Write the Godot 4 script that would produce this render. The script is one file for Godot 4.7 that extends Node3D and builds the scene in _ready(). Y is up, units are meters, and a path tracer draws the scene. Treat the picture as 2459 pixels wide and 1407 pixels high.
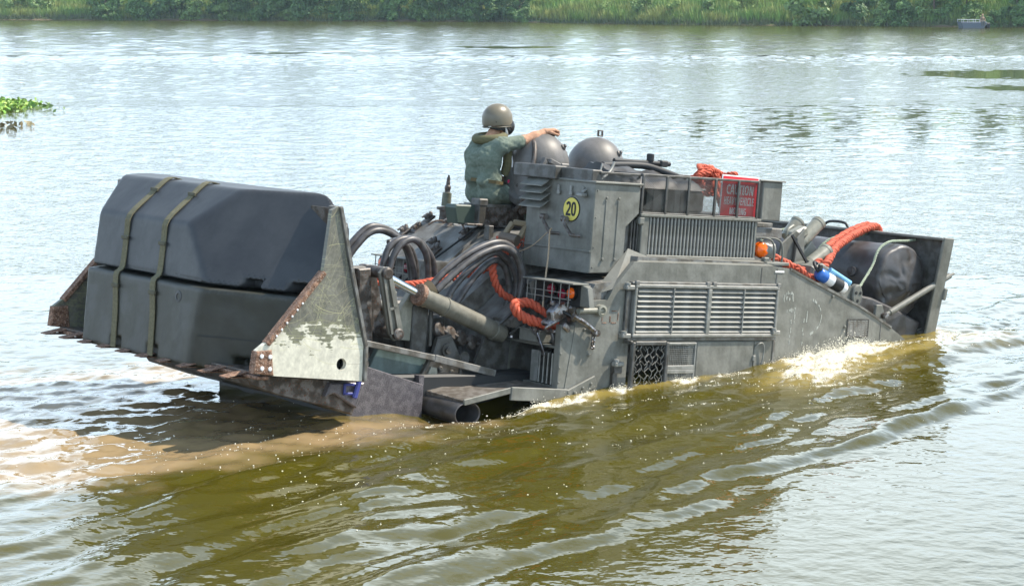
extends Node3D

# ---------------------------------------------------------------- mesh building
class MB:
	var v := PackedVector3Array()
	var n := PackedVector3Array()
	var c := PackedColorArray()
	var uv := PackedVector2Array()
	var idx := PackedInt32Array()
	var col := Color(1, 1, 1)

	func vert(p: Vector3, nn: Vector3, t := Vector2.ZERO) -> int:
		v.append(p); n.append(nn); c.append(col); uv.append(t)
		return v.size() - 1

	# corners counter-clockwise seen from outside; stored clockwise as Godot wants
	func tri(a: Vector3, b: Vector3, d: Vector3) -> void:
		var nn := (b - a).cross(d - a)
		if nn.length_squared() < 1e-16: return
		nn = nn.normalized()
		var i := vert(a, nn); vert(d, nn); vert(b, nn)
		idx.append_array([i, i + 1, i + 2])

	func quad(a: Vector3, b: Vector3, d: Vector3, e: Vector3) -> void:
		tri(a, b, d); tri(a, d, e)

	func tri_out(a: Vector3, b: Vector3, d: Vector3, o: Vector3) -> void:
		if (b - a).cross(d - a).dot((a + b + d) / 3.0 - o) >= 0.0: tri(a, b, d)
		else: tri(a, d, b)

	func quad_out(a: Vector3, b: Vector3, d: Vector3, e: Vector3, o: Vector3) -> void:
		tri_out(a, b, d, o); tri_out(a, d, e, o)

	func face(i: int, j: int, k: int) -> void:   # smooth, clockwise given by its vertex normals
		var nn := (v[j] - v[i]).cross(v[k] - v[i])
		if nn.dot(n[i] + n[j] + n[k]) > 0.0: idx.append_array([i, k, j])
		else: idx.append_array([i, j, k])

	func mesh() -> ArrayMesh:
		var a := []
		a.resize(Mesh.ARRAY_MAX)
		a[Mesh.ARRAY_VERTEX] = v; a[Mesh.ARRAY_NORMAL] = n; a[Mesh.ARRAY_COLOR] = c
		a[Mesh.ARRAY_TEX_UV] = uv; a[Mesh.ARRAY_INDEX] = idx
		var m := ArrayMesh.new()
		m.add_surface_from_arrays(Mesh.PRIMITIVE_TRIANGLES, a)
		return m

	func box(o: Vector3, s: Vector3, b := 0.0, bas := Basis()) -> void:
		var h := s * 0.5
		b = minf(b, minf(h.x, minf(h.y, h.z)) * 0.8)
		var p := {}
		for ax in 3:
			for sx in [-1, 1]:
				for sy in [-1, 1]:
					for sz in [-1, 1]:
						var q := Vector3(sx * (h.x - b), sy * (h.y - b), sz * (h.z - b))
						q[ax] = [sx, sy, sz][ax] * h[ax]
						p[[ax, sx, sy, sz]] = o + bas * q
		for ax in 3:
			var u := (ax + 1) % 3
			var w := (ax + 2) % 3
			for s1 in [-1, 1]:
				var k := []
				for q in [[-1, -1], [1, -1], [1, 1], [-1, 1]]:
					var e := [0, 0, 0]
					e[ax] = s1; e[u] = q[0]; e[w] = q[1]
					k.append(p[[ax, e[0], e[1], e[2]]])
				quad_out(k[0], k[1], k[2], k[3], o)
				if b > 0.0:
					for s2 in [-1, 1]:
						var e1 := [0, 0, 0]
						e1[ax] = s1; e1[u] = s2; e1[w] = -1
						var e2 := e1.duplicate(); e2[w] = 1
						quad_out(p[[ax, e1[0], e1[1], e1[2]]], p[[u, e1[0], e1[1], e1[2]]], p[[u, e2[0], e2[1], e2[2]]], p[[ax, e2[0], e2[1], e2[2]]], o)
		if b > 0.0:
			for sx in [-1, 1]:
				for sy in [-1, 1]:
					for sz in [-1, 1]:
						tri_out(p[[0, sx, sy, sz]], p[[1, sx, sy, sz]], p[[2, sx, sy, sz]], o)

	func beam(a: Vector3, b: Vector3, w: float, h: float, up := Vector3.UP, bev := 0.0) -> void:
		var f := (b - a).normalized()
		var sd := f.cross(up).normalized()
		var u := sd.cross(f).normalized()
		box((a + b) * 0.5, Vector3((b - a).length(), h, w), bev, Basis(f, u, sd))

	func tube(pts: Array, r: float, sides := 8, r2 := -1.0, caps := true) -> void:
		var k := pts.size()
		if r2 < 0.0: r2 = r
		var rings := []
		var prev := Vector3.ZERO
		for i in k:
			var p: Vector3 = pts[i]
			var f: Vector3 = (pts[mini(i + 1, k - 1)] - pts[maxi(i - 1, 0)]).normalized()
			var x := prev
			if i == 0:
				x = f.cross(Vector3.UP)
				if x.length() < 0.05: x = f.cross(Vector3.RIGHT)
			x = (x - f * x.dot(f)).normalized()
			prev = x
			var y := f.cross(x)
			var rr := lerpf(r, r2, float(i) / maxf(1.0, k - 1))
			var ring := []
			for j in sides:
				var a := TAU * j / sides
				var d := x * cos(a) + y * sin(a)
				ring.append(vert(p + d * rr, d))
			rings.append(ring)
			if caps and (i == 0 or i == k - 1):
				var nn := -f if i == 0 else f
				for j in sides:
					var a1 := TAU * j / sides
					var a2 := TAU * (j + 1) / sides
					tri_out(p, p + (x * cos(a1) + y * sin(a1)) * rr, p + (x * cos(a2) + y * sin(a2)) * rr, p - nn)
		for i in k - 1:
			for j in sides:
				var j2 := (j + 1) % sides
				face(rings[i][j], rings[i][j2], rings[i + 1][j2])
				face(rings[i][j], rings[i + 1][j2], rings[i + 1][j])

	func lathe(o: Vector3, axis: Vector3, prof: Array, sides := 20, smooth := false, squash := Vector2.ONE, a0 := 0.0, a1 := TAU) -> void:
		var f := axis.normalized()
		var x := f.cross(Vector3.UP)
		if x.length() < 0.05: x = f.cross(Vector3.RIGHT)
		x = x.normalized()
		var y := f.cross(x)
		var k := prof.size()
		for i in k - 1:
			var p: Vector2 = prof[i]
			var q: Vector2 = prof[i + 1]
			if p.distance_to(q) < 1e-6: continue
			var rows := []
			for w in [i, i + 1]:
				var t: Vector2 = q - p
				if smooth:
					t = prof[mini(w + 1, k - 1)] - prof[maxi(w - 1, 0)]
				var nd := Vector2(-t.y, t.x).normalized()   # (axial, radial)
				var row := []
				for j in sides + 1:
					var a := a0 + (a1 - a0) * j / sides
					var d := x * cos(a) * squash.x + y * sin(a) * squash.y
					row.append(vert(o + f * prof[w].x + d * prof[w].y, (f * nd.x + (x * cos(a) / squash.x + y * sin(a) / squash.y) * nd.y).normalized(), Vector2(float(j) / sides, float(w) / k)))
				rows.append(row)
			for j in sides:
				face(rows[0][j], rows[0][j + 1], rows[1][j + 1])
				face(rows[0][j], rows[1][j + 1], rows[1][j])

	# polygon in the plane (ex, ey), extruded along ex x ey from t0 to t1, edges rounded by bev
	func prism(o: Vector3, ex: Vector3, ey: Vector3, poly: Array, t0: float, t1: float, bev := 0.0, sides := true) -> void:
		var pl := PackedVector2Array(poly)
		if Geometry2D.is_polygon_clockwise(pl): pl.reverse()
		var ez := ex.cross(ey)
		var k := pl.size()
		var inset := PackedVector2Array()
		for i in k:
			var a := pl[(i + k - 1) % k]
			var b := pl[i]
			var d := pl[(i + 1) % k]
			var n1 := Vector2(-(b - a).y, (b - a).x).normalized()
			var n2 := Vector2(-(d - b).y, (d - b).x).normalized()
			inset.append(b + (n1 + n2) / maxf(0.35, 1.0 + n1.dot(n2)) * bev)
		var t := Geometry2D.triangulate_polygon(inset)
		var lo := minf(pl[0].x, pl[0].x)
		var sz := Rect2(pl[0], Vector2.ZERO)
		for q in pl: sz = sz.expand(q)
		for top in [false, true]:
			var h := t1 if top else t0
			var nn := ez if top else -ez
			var at := v.size()
			for q in inset:
				vert(o + ex * q.x + ey * q.y + ez * h, nn, (q - sz.position) / sz.size)
			for i in range(0, t.size(), 3):
				face(at + t[i], at + t[i + 1], at + t[i + 2])
		if not sides: return
		for i in k:
			var j := (i + 1) % k
			var a := o + ex * pl[i].x + ey * pl[i].y
			var b := o + ex * pl[j].x + ey * pl[j].y
			quad(a + ez * (t0 + bev), b + ez * (t0 + bev), b + ez * (t1 - bev), a + ez * (t1 - bev))
			if bev > 0.0:
				var ia := o + ex * inset[i].x + ey * inset[i].y
				var ib := o + ex * inset[j].x + ey * inset[j].y
				quad(a + ez * (t1 - bev), b + ez * (t1 - bev), ib + ez * t1, ia + ez * t1)
				quad(b + ez * (t0 + bev), a + ez * (t0 + bev), ia + ez * t0, ib + ez * t0)

	func pz(poly: Array, z0: float, z1: float, bev := 0.0) -> void:   # (x, y) along z
		prism(Vector3.ZERO, Vector3.RIGHT, Vector3.UP, poly, z0, z1, bev)

	func px(poly: Array, x0: float, x1: float, bev := 0.0) -> void:   # (y, z) along x
		prism(Vector3.ZERO, Vector3.UP, Vector3.BACK, poly, x0, x1, bev)

	func py(poly: Array, y0: float, y1: float, bev := 0.0) -> void:   # (z, x) along y
		prism(Vector3.ZERO, Vector3.BACK, Vector3.RIGHT, poly, y0, y1, bev)

	func ell(o: Vector3, r: Vector3, seg := 16, rings := 10, bas := Basis()) -> void:
		var rows := []
		for i in rings + 1:
			var th := PI * i / rings
			var row := []
			for j in seg + 1:
				var ph := TAU * j / seg
				var d := Vector3(sin(th) * cos(ph), cos(th), sin(th) * sin(ph))
				row.append(vert(o + bas * (d * r), (bas * (d / r)).normalized()))
			rows.append(row)
		for i in rings:
			for j in seg:
				if i > 0: face(rows[i][j], rows[i][j + 1], rows[i + 1][j])
				if i < rings - 1: face(rows[i][j + 1], rows[i + 1][j + 1], rows[i + 1][j])

	# three strands twisted round a path
	func rope(pts: Array, r: float, pitch: float, rng: RandomNumberGenerator, strands := 3, fuzz := 0.12) -> void:
		var path := []
		var acc := 0.0
		var step := pitch / 7.0
		var cv := Curve3D.new()
		cv.bake_interval = 0.01
		for p in pts: cv.add_point(p)
		var ln := cv.get_baked_length()
		var k := int(ln / step) + 2
		for s in strands:
			var line := []
			var x := Vector3.ZERO
			for i in k:
				var at := minf(ln, ln * i / (k - 1))
				var p := cv.sample_baked(at)
				var f := (cv.sample_baked(minf(ln, at + 0.01)) - cv.sample_baked(maxf(0.0, at - 0.01))).normalized()
				if i == 0:
					x = f.cross(Vector3.UP)
					if x.length() < 0.05: x = f.cross(Vector3.RIGHT)
				x = (x - f * x.dot(f)).normalized()
				var y := f.cross(x)
				var a := TAU * s / strands + TAU * at / pitch
				line.append(p + (x * cos(a) + y * sin(a)) * r * (0.56 + rng.randf_range(-fuzz, fuzz)))
			var g := rng.randf_range(0.75, 1.15)
			col = Color(g, g, g)
			tube(line, r * 0.47, 7)
		col = Color(1, 1, 1)

# ---------------------------------------------------------------- scene helpers
var V: Node3D                       # the vehicle
var VT: Transform3D                 # vehicle axes -> world: x towards the bow, y up, z to the viewer's side
var M := {}                         # materials
var used := {}
var rng := RandomNumberGenerator.new()

func numbered(s: String) -> String:
	var k: int = used.get(s, 0)
	used[s] = k + 1
	return s if k == 0 else "%s_%03d" % [s, k]

func tag(o: Node, label: String, category := "", group := "") -> Node:
	o.set_meta("label", label)
	if category != "": o.set_meta("category", category)
	if group != "": o.set_meta("group", group)
	return o

# a thing on or near the vehicle; its meshes are given in vehicle axes
func thing(called: String, base: Vector3, label: String, category: String, group := "") -> Node3D:
	var o := Node3D.new()
	o.name = numbered(called)
	add_child(o)
	o.transform = VT * Transform3D(Basis(), base)
	o.set_meta("base", base)
	tag(o, label, category, group)
	return o

func part(called: String, m: MB, mat: Material, parent: Node3D, label := "") -> MeshInstance3D:
	return mpart(called, m.mesh(), mat, parent, label)

func stuff(o: Node) -> void:
	o.set_meta("kind", "stuff")

func mpart(called: String, m: Mesh, mat: Material, parent: Node3D, label := "") -> MeshInstance3D:
	var o := MeshInstance3D.new()
	o.name = called
	o.mesh = m
	o.material_override = mat
	if parent.has_meta("base"): o.position = -parent.get_meta("base")
	parent.add_child(o, true)
	if label != "": o.set_meta("label", label)
	if called.ends_with("bolts") or called.ends_with("rivets") or called.ends_with("lettering") and m is ArrayMesh: stuff(o)
	return o

func text_part(called: String, t: String, size: float, mat: Material, parent: Node3D, at: Vector3, bas: Basis, width := 1.0) -> void:
	var f := SystemFont.new()
	f.font_names = PackedStringArray(["Droid Sans"])
	f.font_weight = 700
	var tm := TextMesh.new()
	tm.text = t
	tm.font = f
	tm.font_size = 64
	tm.pixel_size = size / 64.0
	tm.depth = 0.003
	var o := mpart(called, tm, mat, parent)
	var w := tm.get_aabb().size.x
	o.transform = Transform3D(bas * Basis.from_scale(Vector3(width / w if w > 0.0 else 1.0, 1, 1)), at + o.position)

func spline(pts: Array, per := 6) -> Array:
	var out := []
	var k := pts.size()
	for i in k - 1:
		var a: Vector3 = pts[maxi(i - 1, 0)]
		var b: Vector3 = pts[i]
		var c: Vector3 = pts[i + 1]
		var d: Vector3 = pts[mini(i + 2, k - 1)]
		for j in per:
			out.append(b.cubic_interpolate(c, a, d, float(j) / per))
	out.append(pts[k - 1])
	return out

func noise(seed_: int, freq: float, oct := 4, kind := FastNoiseLite.TYPE_SIMPLEX_SMOOTH) -> FastNoiseLite:
	var f := FastNoiseLite.new()
	f.seed = seed_
	f.noise_type = kind
	f.frequency = freq
	f.fractal_octaves = oct
	if oct <= 1: f.fractal_type = FastNoiseLite.FRACTAL_NONE
	return f

# surface nets over a signed field
func nets(m: MB, field: PackedFloat32Array, nx: int, ny: int, nz: int, org: Vector3, cell: float, who := PackedInt32Array(), palette := []) -> void:
	var ids := PackedInt32Array()
	ids.resize(nx * ny * nz)
	ids.fill(-1)
	var sy := nx
	var sz := nx * ny
	var off := [0, 1, sy, sy + 1, sz, sz + 1, sz + sy, sz + sy + 1]
	var corner := [Vector3(0, 0, 0), Vector3(1, 0, 0), Vector3(0, 1, 0), Vector3(1, 1, 0), Vector3(0, 0, 1), Vector3(1, 0, 1), Vector3(0, 1, 1), Vector3(1, 1, 1)]
	var edges := [[0, 1], [2, 3], [4, 5], [6, 7], [0, 2], [1, 3], [4, 6], [5, 7], [0, 4], [1, 5], [2, 6], [3, 7]]
	for k in nz - 1:
		for j in ny - 1:
			var row := k * sz + j * sy
			for i in nx - 1:
				var q := row + i
				var f0 := field[q]
				if f0 > cell * 3.0 or f0 < -cell * 3.0: continue
				var neg := 0
				for o in off:
					if field[q + o] < 0.0: neg += 1
				if neg == 0 or neg == 8: continue
				var p := Vector3.ZERO
				var cnt := 0
				for e in edges:
					var a := field[q + off[e[0]]]
					var b := field[q + off[e[1]]]
					if (a < 0.0) != (b < 0.0):
						p += (corner[e[0]] as Vector3).lerp(corner[e[1]], a / (a - b))
						cnt += 1
				p /= cnt
				var f1 := field[q + 1]
				var f2 := field[q + sy]
				var f3 := field[q + sy + 1]
				var f4 := field[q + sz]
				var f5 := field[q + sz + 1]
				var f6 := field[q + sz + sy]
				var f7 := field[q + sz + sy + 1]
				var g := Vector3(f1 + f3 + f5 + f7 - f0 - f2 - f4 - f6, f2 + f3 + f6 + f7 - f0 - f1 - f4 - f5, f4 + f5 + f6 + f7 - f0 - f1 - f2 - f3)
				if not who.is_empty(): m.col = palette[who[q]]
				ids[q] = m.vert(org + (Vector3(i, j, k) + p) * cell, g.normalized())
	m.col = Color(1, 1, 1)
	for k in range(1, nz - 1):
		for j in range(1, ny - 1):
			for i in range(1, nx - 1):
				var q := k * sz + j * sy + i
				if ids[q] < 0: continue
				var s0 := field[q] < 0.0
				if s0 != (field[q + 1] < 0.0): _quad(m, ids[q], ids[q - sy], ids[q - sy - sz], ids[q - sz])
				if s0 != (field[q + sy] < 0.0): _quad(m, ids[q], ids[q - 1], ids[q - 1 - sz], ids[q - sz])
				if s0 != (field[q + sz] < 0.0): _quad(m, ids[q], ids[q - 1], ids[q - 1 - sy], ids[q - sy])

func _quad(m: MB, a: int, b: int, c: int, d: int) -> void:
	if a < 0 or b < 0 or c < 0 or d < 0: return
	m.face(a, b, c); m.face(a, c, d)

# bones: [a, b, ra, rb, colour index]; joined with a smooth minimum
func body(m: MB, bones: Array, cell: float, blend: float, palette: Array) -> void:
	var bb := AABB(bones[0][0], Vector3.ZERO)
	for b in bones:
		for e in 2:
			var r: float = b[2 + e]
			bb = bb.expand(b[e] + Vector3.ONE * r).expand(b[e] - Vector3.ONE * r)
	bb = bb.grow(cell * 3.0)
	var nx := int(bb.size.x / cell) + 2
	var ny := int(bb.size.y / cell) + 2
	var nz := int(bb.size.z / cell) + 2
	var field := PackedFloat32Array(); field.resize(nx * ny * nz); field.fill(1.0)
	var best := PackedFloat32Array(); best.resize(nx * ny * nz); best.fill(9.0)
	var who := PackedInt32Array(); who.resize(nx * ny * nz)
	for b in bones:
		var a: Vector3 = b[0]
		var e: Vector3 = b[1]
		var ra: float = b[2]
		var rb: float = b[3]
		var ba := e - a
		var l2 := maxf(ba.length_squared(), 1e-9)
		var box := AABB(a, Vector3.ZERO).expand(e).grow(maxf(ra, rb) + blend + cell * 3.0)
		var lo := ((box.position - bb.position) / cell).floor()
		var hi := ((box.end - bb.position) / cell).ceil()
		for k in range(maxi(0, int(lo.z)), mini(nz, int(hi.z))):
			for j in range(maxi(0, int(lo.y)), mini(ny, int(hi.y))):
				for i in range(maxi(0, int(lo.x)), mini(nx, int(hi.x))):
					var p := bb.position + Vector3(i, j, k) * cell
					var t := clampf((p - a).dot(ba) / l2, 0.0, 1.0)
					var d := p.distance_to(a + ba * t) - lerpf(ra, rb, t)
					var q := (k * ny + j) * nx + i
					if d < best[q]:
						best[q] = d; who[q] = b[4]
					var f := field[q]
					var h := maxf(blend - absf(f - d), 0.0) / blend
					field[q] = minf(f, d) - h * h * blend * 0.25
	nets(m, field, nx, ny, nz, bb.position, cell, who, palette)

# ---------------------------------------------------------------- materials
func mottled(seed_: int, size: int, a: Color, b: Color, freq: float, grain: float, fleck := Color(0, 0, 0, 0), fleck_at := 0.62, streak := 0.0, scratches := 0) -> ImageTexture:
	var big := noise(seed_, freq, 5).get_seamless_image(size, size).get_data()
	var fine := noise(seed_ + 7, 0.11, 3).get_seamless_image(size, size).get_data()
	var mid := noise(seed_ + 13, freq * 4.0, 4).get_seamless_image(size, size).get_data()
	var runs := PackedByteArray()
	if streak > 0.0:   # stains that run downwards
		var im := noise(seed_ + 21, 0.05, 3).get_seamless_image(size, size / 8)
		im.resize(size, size, Image.INTERPOLATE_CUBIC)
		runs = im.get_data()
	var lut := PackedByteArray()
	lut.resize(256 * 3)
	for i in 256:
		var cc := a.lerp(b, smoothstep(0.25, 0.75, i / 255.0))
		lut[i * 3] = int(cc.r * 255); lut[i * 3 + 1] = int(cc.g * 255); lut[i * 3 + 2] = int(cc.b * 255)
	var out := PackedByteArray()
	out.resize(size * size * 3)
	var flr := int(fleck.r * 255)
	var flg := int(fleck.g * 255)
	var flb := int(fleck.b * 255)
	var lim := int(fleck_at * 255)
	var has := fleck.a > 0.0
	for i in size * size:
		var k := big[i] * 3
		var g := (fine[i] - 128) * grain * 0.5
		if streak > 0.0: g += minf(0.0, runs[i] - 132.0) * streak
		if has and (mid[i] * 3 + fine[i]) / 4 > lim:
			out[i * 3] = flr; out[i * 3 + 1] = flg; out[i * 3 + 2] = flb
		else:
			out[i * 3] = clampi(int(lut[k] + g), 0, 255); out[i * 3 + 1] = clampi(int(lut[k + 1] + g), 0, 255); out[i * 3 + 2] = clampi(int(lut[k + 2] + g), 0, 255)
	var r := RandomNumberGenerator.new()
	r.seed = seed_
	for k in scratches:
		var p := Vector2(r.randf() * size, r.randf() * size)
		var d := Vector2.from_angle(r.randf() * TAU)
		var bend := r.randf_range(-0.02, 0.02)
		var add := r.randf_range(6.0, 26.0)
		for t in r.randi_range(6, 46):
			p += d
			d = d.rotated(bend)
			var q := (posmod(int(p.y), size) * size + posmod(int(p.x), size)) * 3
			for c in 3: out[q + c] = clampi(int(out[q + c] + add), 0, 255)
	return ImageTexture.create_from_image(Image.create_from_data(size, size, false, Image.FORMAT_RGB8, out))

func mat(albedo: Color, rough: float, metal := 0.0, tex: Texture2D = null, scale_ := 1.0, bump: Texture2D = null, bump_cm := 0.0) -> StandardMaterial3D:
	var m := StandardMaterial3D.new()
	m.albedo_color = albedo
	m.roughness = rough
	m.metallic = metal
	m.vertex_color_use_as_albedo = true
	if tex or bump:
		m.uv1_triplanar = true
		m.uv1_scale = Vector3.ONE * scale_
	if tex: m.albedo_texture = tex
	if bump:
		m.heightmap_enabled = true
		m.heightmap_texture = bump
		m.heightmap_scale = bump_cm
	return m

# ---------------------------------------------------------------- light and air
func set_camera_and_light() -> void:
	var cam := Camera3D.new()
	cam.name = "camera"
	cam.position = Vector3(0, 3.3, 0)
	cam.rotation_degrees = Vector3(-7.70, 0, 0)
	cam.fov = 15.12
	cam.near = 0.5
	cam.far = 4000.0
	add_child(cam)
	cam.current = true
	var sun := DirectionalLight3D.new()
	sun.name = "sun"
	var az := deg_to_rad(15.0)
	var el := deg_to_rad(51.0)
	var to_sun := Vector3(cos(el) * cos(az), sin(el), -cos(el) * sin(az))
	add_child(sun)
	sun.look_at_from_position(to_sun * 50.0, Vector3.ZERO, Vector3.UP)
	sun.light_energy = 1.6
	sun.light_color = Color(1.0, 0.96, 0.9)
	sun.light_angular_distance = 0.6
	sun.shadow_enabled = true
	var env := Environment.new()
	env.background_mode = Environment.BG_SKY
	var sky := Sky.new()
	var pm := PanoramaSkyMaterial.new()
	pm.panorama = sky_picture()
	sky.sky_material = pm
	env.sky = sky
	env.fog_enabled = true
	env.fog_density = 0.00022
	env.fog_light_color = Color(0.82, 0.92, 0.97)
	env.tonemap_mode = Environment.TONE_MAPPER_LINEAR
	env.tonemap_exposure = 1.66
	env.sdfgi_enabled = true
	env.ssao_enabled = true
	env.ssil_enabled = true
	var we := WorldEnvironment.new()
	we.name = "air"
	we.environment = env
	add_child(we)

# bright hazy tropical sky: milky near the horizon, blue higher up, broken white cloud
func sky_picture() -> ImageTexture:
	var w := 512
	var h := 256
	var nz := noise(3, 1.6, 5)
	var ny := noise(4, 0.7, 3)
	var out := PackedFloat32Array()
	out.resize(w * h * 3)
	for j in h:
		var up := PI * (0.5 - (j + 0.5) / h)
		var y := sin(up)
		for i in w:
			var c := Vector3(0.62, 0.72, 0.78)
			if y >= 0.0:
				var a := TAU * i / w
				var r := cos(up)
				var t := pow(1.0 - y, 2.2)
				c = Vector3(0.30, 0.47, 0.74).lerp(Vector3(0.70, 0.86, 1.0), t)
				var p := Vector3(r * cos(a), y * 2.6, r * sin(a))
				var k := nz.get_noise_3dv(p * 1.3) * 0.7 + ny.get_noise_3dv(p) * 0.6
				var cl := smoothstep(-0.12, 0.34, k) * smoothstep(0.0, 0.12, y) * (1.0 - 0.45 * smoothstep(0.45, 0.8, y))
				c = c.lerp(Vector3(0.82, 0.94, 1.0), cl * 0.75)
			c *= 0.72 + 1.05 * exp(-pow((absf(y) - 0.22) / 0.19, 2.0)) + 0.62 * exp(-absf(y) * 6.0)
			var q := (j * w + i) * 3
			out[q] = c.x; out[q + 1] = c.y; out[q + 2] = c.z
	return ImageTexture.create_from_image(Image.create_from_data(w, h, false, Image.FORMAT_RGBF, out.to_byte_array()))

# ---------------------------------------------------------------- water
var nA := noise(11, 1.0, 3)
var nB := noise(12, 1.0, 2)
var nC := noise(13, 1.0, 4)
var nD := noise(14, 1.0, 1)
var nE := noise(15, 1.0, 3)
const SLICKS := [[22.0, -92.0, 5.6, 5.6], [19.6, -78.5, 3.6, 2.9], [-0.6, -139.5, 3.6, 2.6], [-13.0, -125.5, 3.2, 1.2]]
const PLUME := [[-0.55, -17.1, 0.55], [-1.3, -16.5, 0.62], [-2.1, -15.9, 0.62], [-2.9, -15.7, 0.7], [-3.6, -16.0, 0.95], [-4.4, -17.0, 1.5], [-5.6, -17.6, 2.0], [-3.4, -17.9, 1.1], [-2.4, -17.2, 0.9], [-3.0, -19.2, 0.7], [-3.7, -14.9, 0.8], [-2.9, -15.1, 0.5]]

func veh_xz(x: float, z: float) -> Vector2:   # along the hull, towards the viewer's side
	var dx := x + 0.217
	var dz := z + 19.314
	return Vector2(dx * 0.766 - dz * 0.643, dx * 0.643 + dz * 0.766)

func plume(x: float, z: float) -> float:
	var s := 0.0
	for p in PLUME:
		var dx: float = x - p[0]
		var dz: float = z - p[1]
		s += exp(-(dx * dx + dz * dz) / (p[2] * p[2]) * 1.3)
	return s

func froth(x: float, z: float, q: Vector2) -> float:   # how much white water there is
	var f := 0.0
	# bow wave thrown aside along the near side of the hull
	var mid := 1.46 + clampf(3.2 - q.x, 0.0, 3.0) * 0.50
	var wide := 0.12 + clampf(3.5 - q.x, 0.0, 2.2) * 0.16
	var along := smoothstep(1.3, 2.0, q.x) * (1.0 - smoothstep(3.0, 3.9, q.x))
	f += along * exp(-pow((q.y - mid) / wide, 2.0)) * 0.85
	f += smoothstep(1.9, 2.3, q.x) * (1.0 - smoothstep(2.9, 3.6, q.x)) * exp(-pow((q.y - 1.5) / 0.16, 2.0)) * 0.8
	# strip of broken water by the side
	f += smoothstep(-1.7, -1.0, q.x) * (1.0 - smoothstep(1.3, 1.9, q.x)) * exp(-pow((q.y - 1.52) / 0.12, 2.0)) * 0.5
	f += exp(-pow((q.x + 0.55) / 0.5, 2.0) - pow((q.y - 1.62) / 0.16, 2.0)) * 0.3
	f += smoothstep(2.8, 3.4, q.x) * (1.0 - smoothstep(4.4, 5.0, q.x)) * exp(-pow((q.y - 1.62) / 0.16, 2.0)) * 0.42
	# water over the bow blade
	f += exp(-pow((q.x - 4.6) / 0.22, 2.0) - pow((q.y - 1.15) / 0.4, 2.0)) * 0.5
	return f

func foam_pattern(x: float, z: float) -> float:   # streaks drawn out along the hull
	var q := veh_xz(x, z)
	return nE.get_noise_2d(q.x * 2.2 + 3.0, q.y * 6.5 + 0.6 * nA.get_noise_2d(x * 2.0, z * 2.0)) * 0.62 + nC.get_noise_2d(x * 13.0, z * 13.0) * 0.38

func slick(x: float, z: float) -> float:   # 1 in open water, near 0 in smooth patches without wind
	var k := 1.0
	for e in SLICKS:
		var ex: float = (x - e[0]) / e[2]
		var ez: float = (z - e[1]) / e[3]
		var r2 := ex * ex + ez * ez
		if r2 < 2.5:
			k = minf(k, 0.03 + 0.97 * smoothstep(0.75, 1.2, r2 + 0.9 * nA.get_noise_2d(x * 0.9, z * 0.45)))
	var gx := (x - 12.5) / 9.0   # ruffled streaks on the right, smooth water between them
	var gz := (z + 55.0) / 11.0
	var g := gx * gx + gz * gz
	if g < 1.6:
		k = minf(k, 0.05 + 0.95 * smoothstep(-0.02, 0.22, nB.get_noise_2d(x * 0.9, z * 1.3 + 0.5 * nA.get_noise_2d(x, z)) + 0.42 * g - 0.05))
	return k

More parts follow.
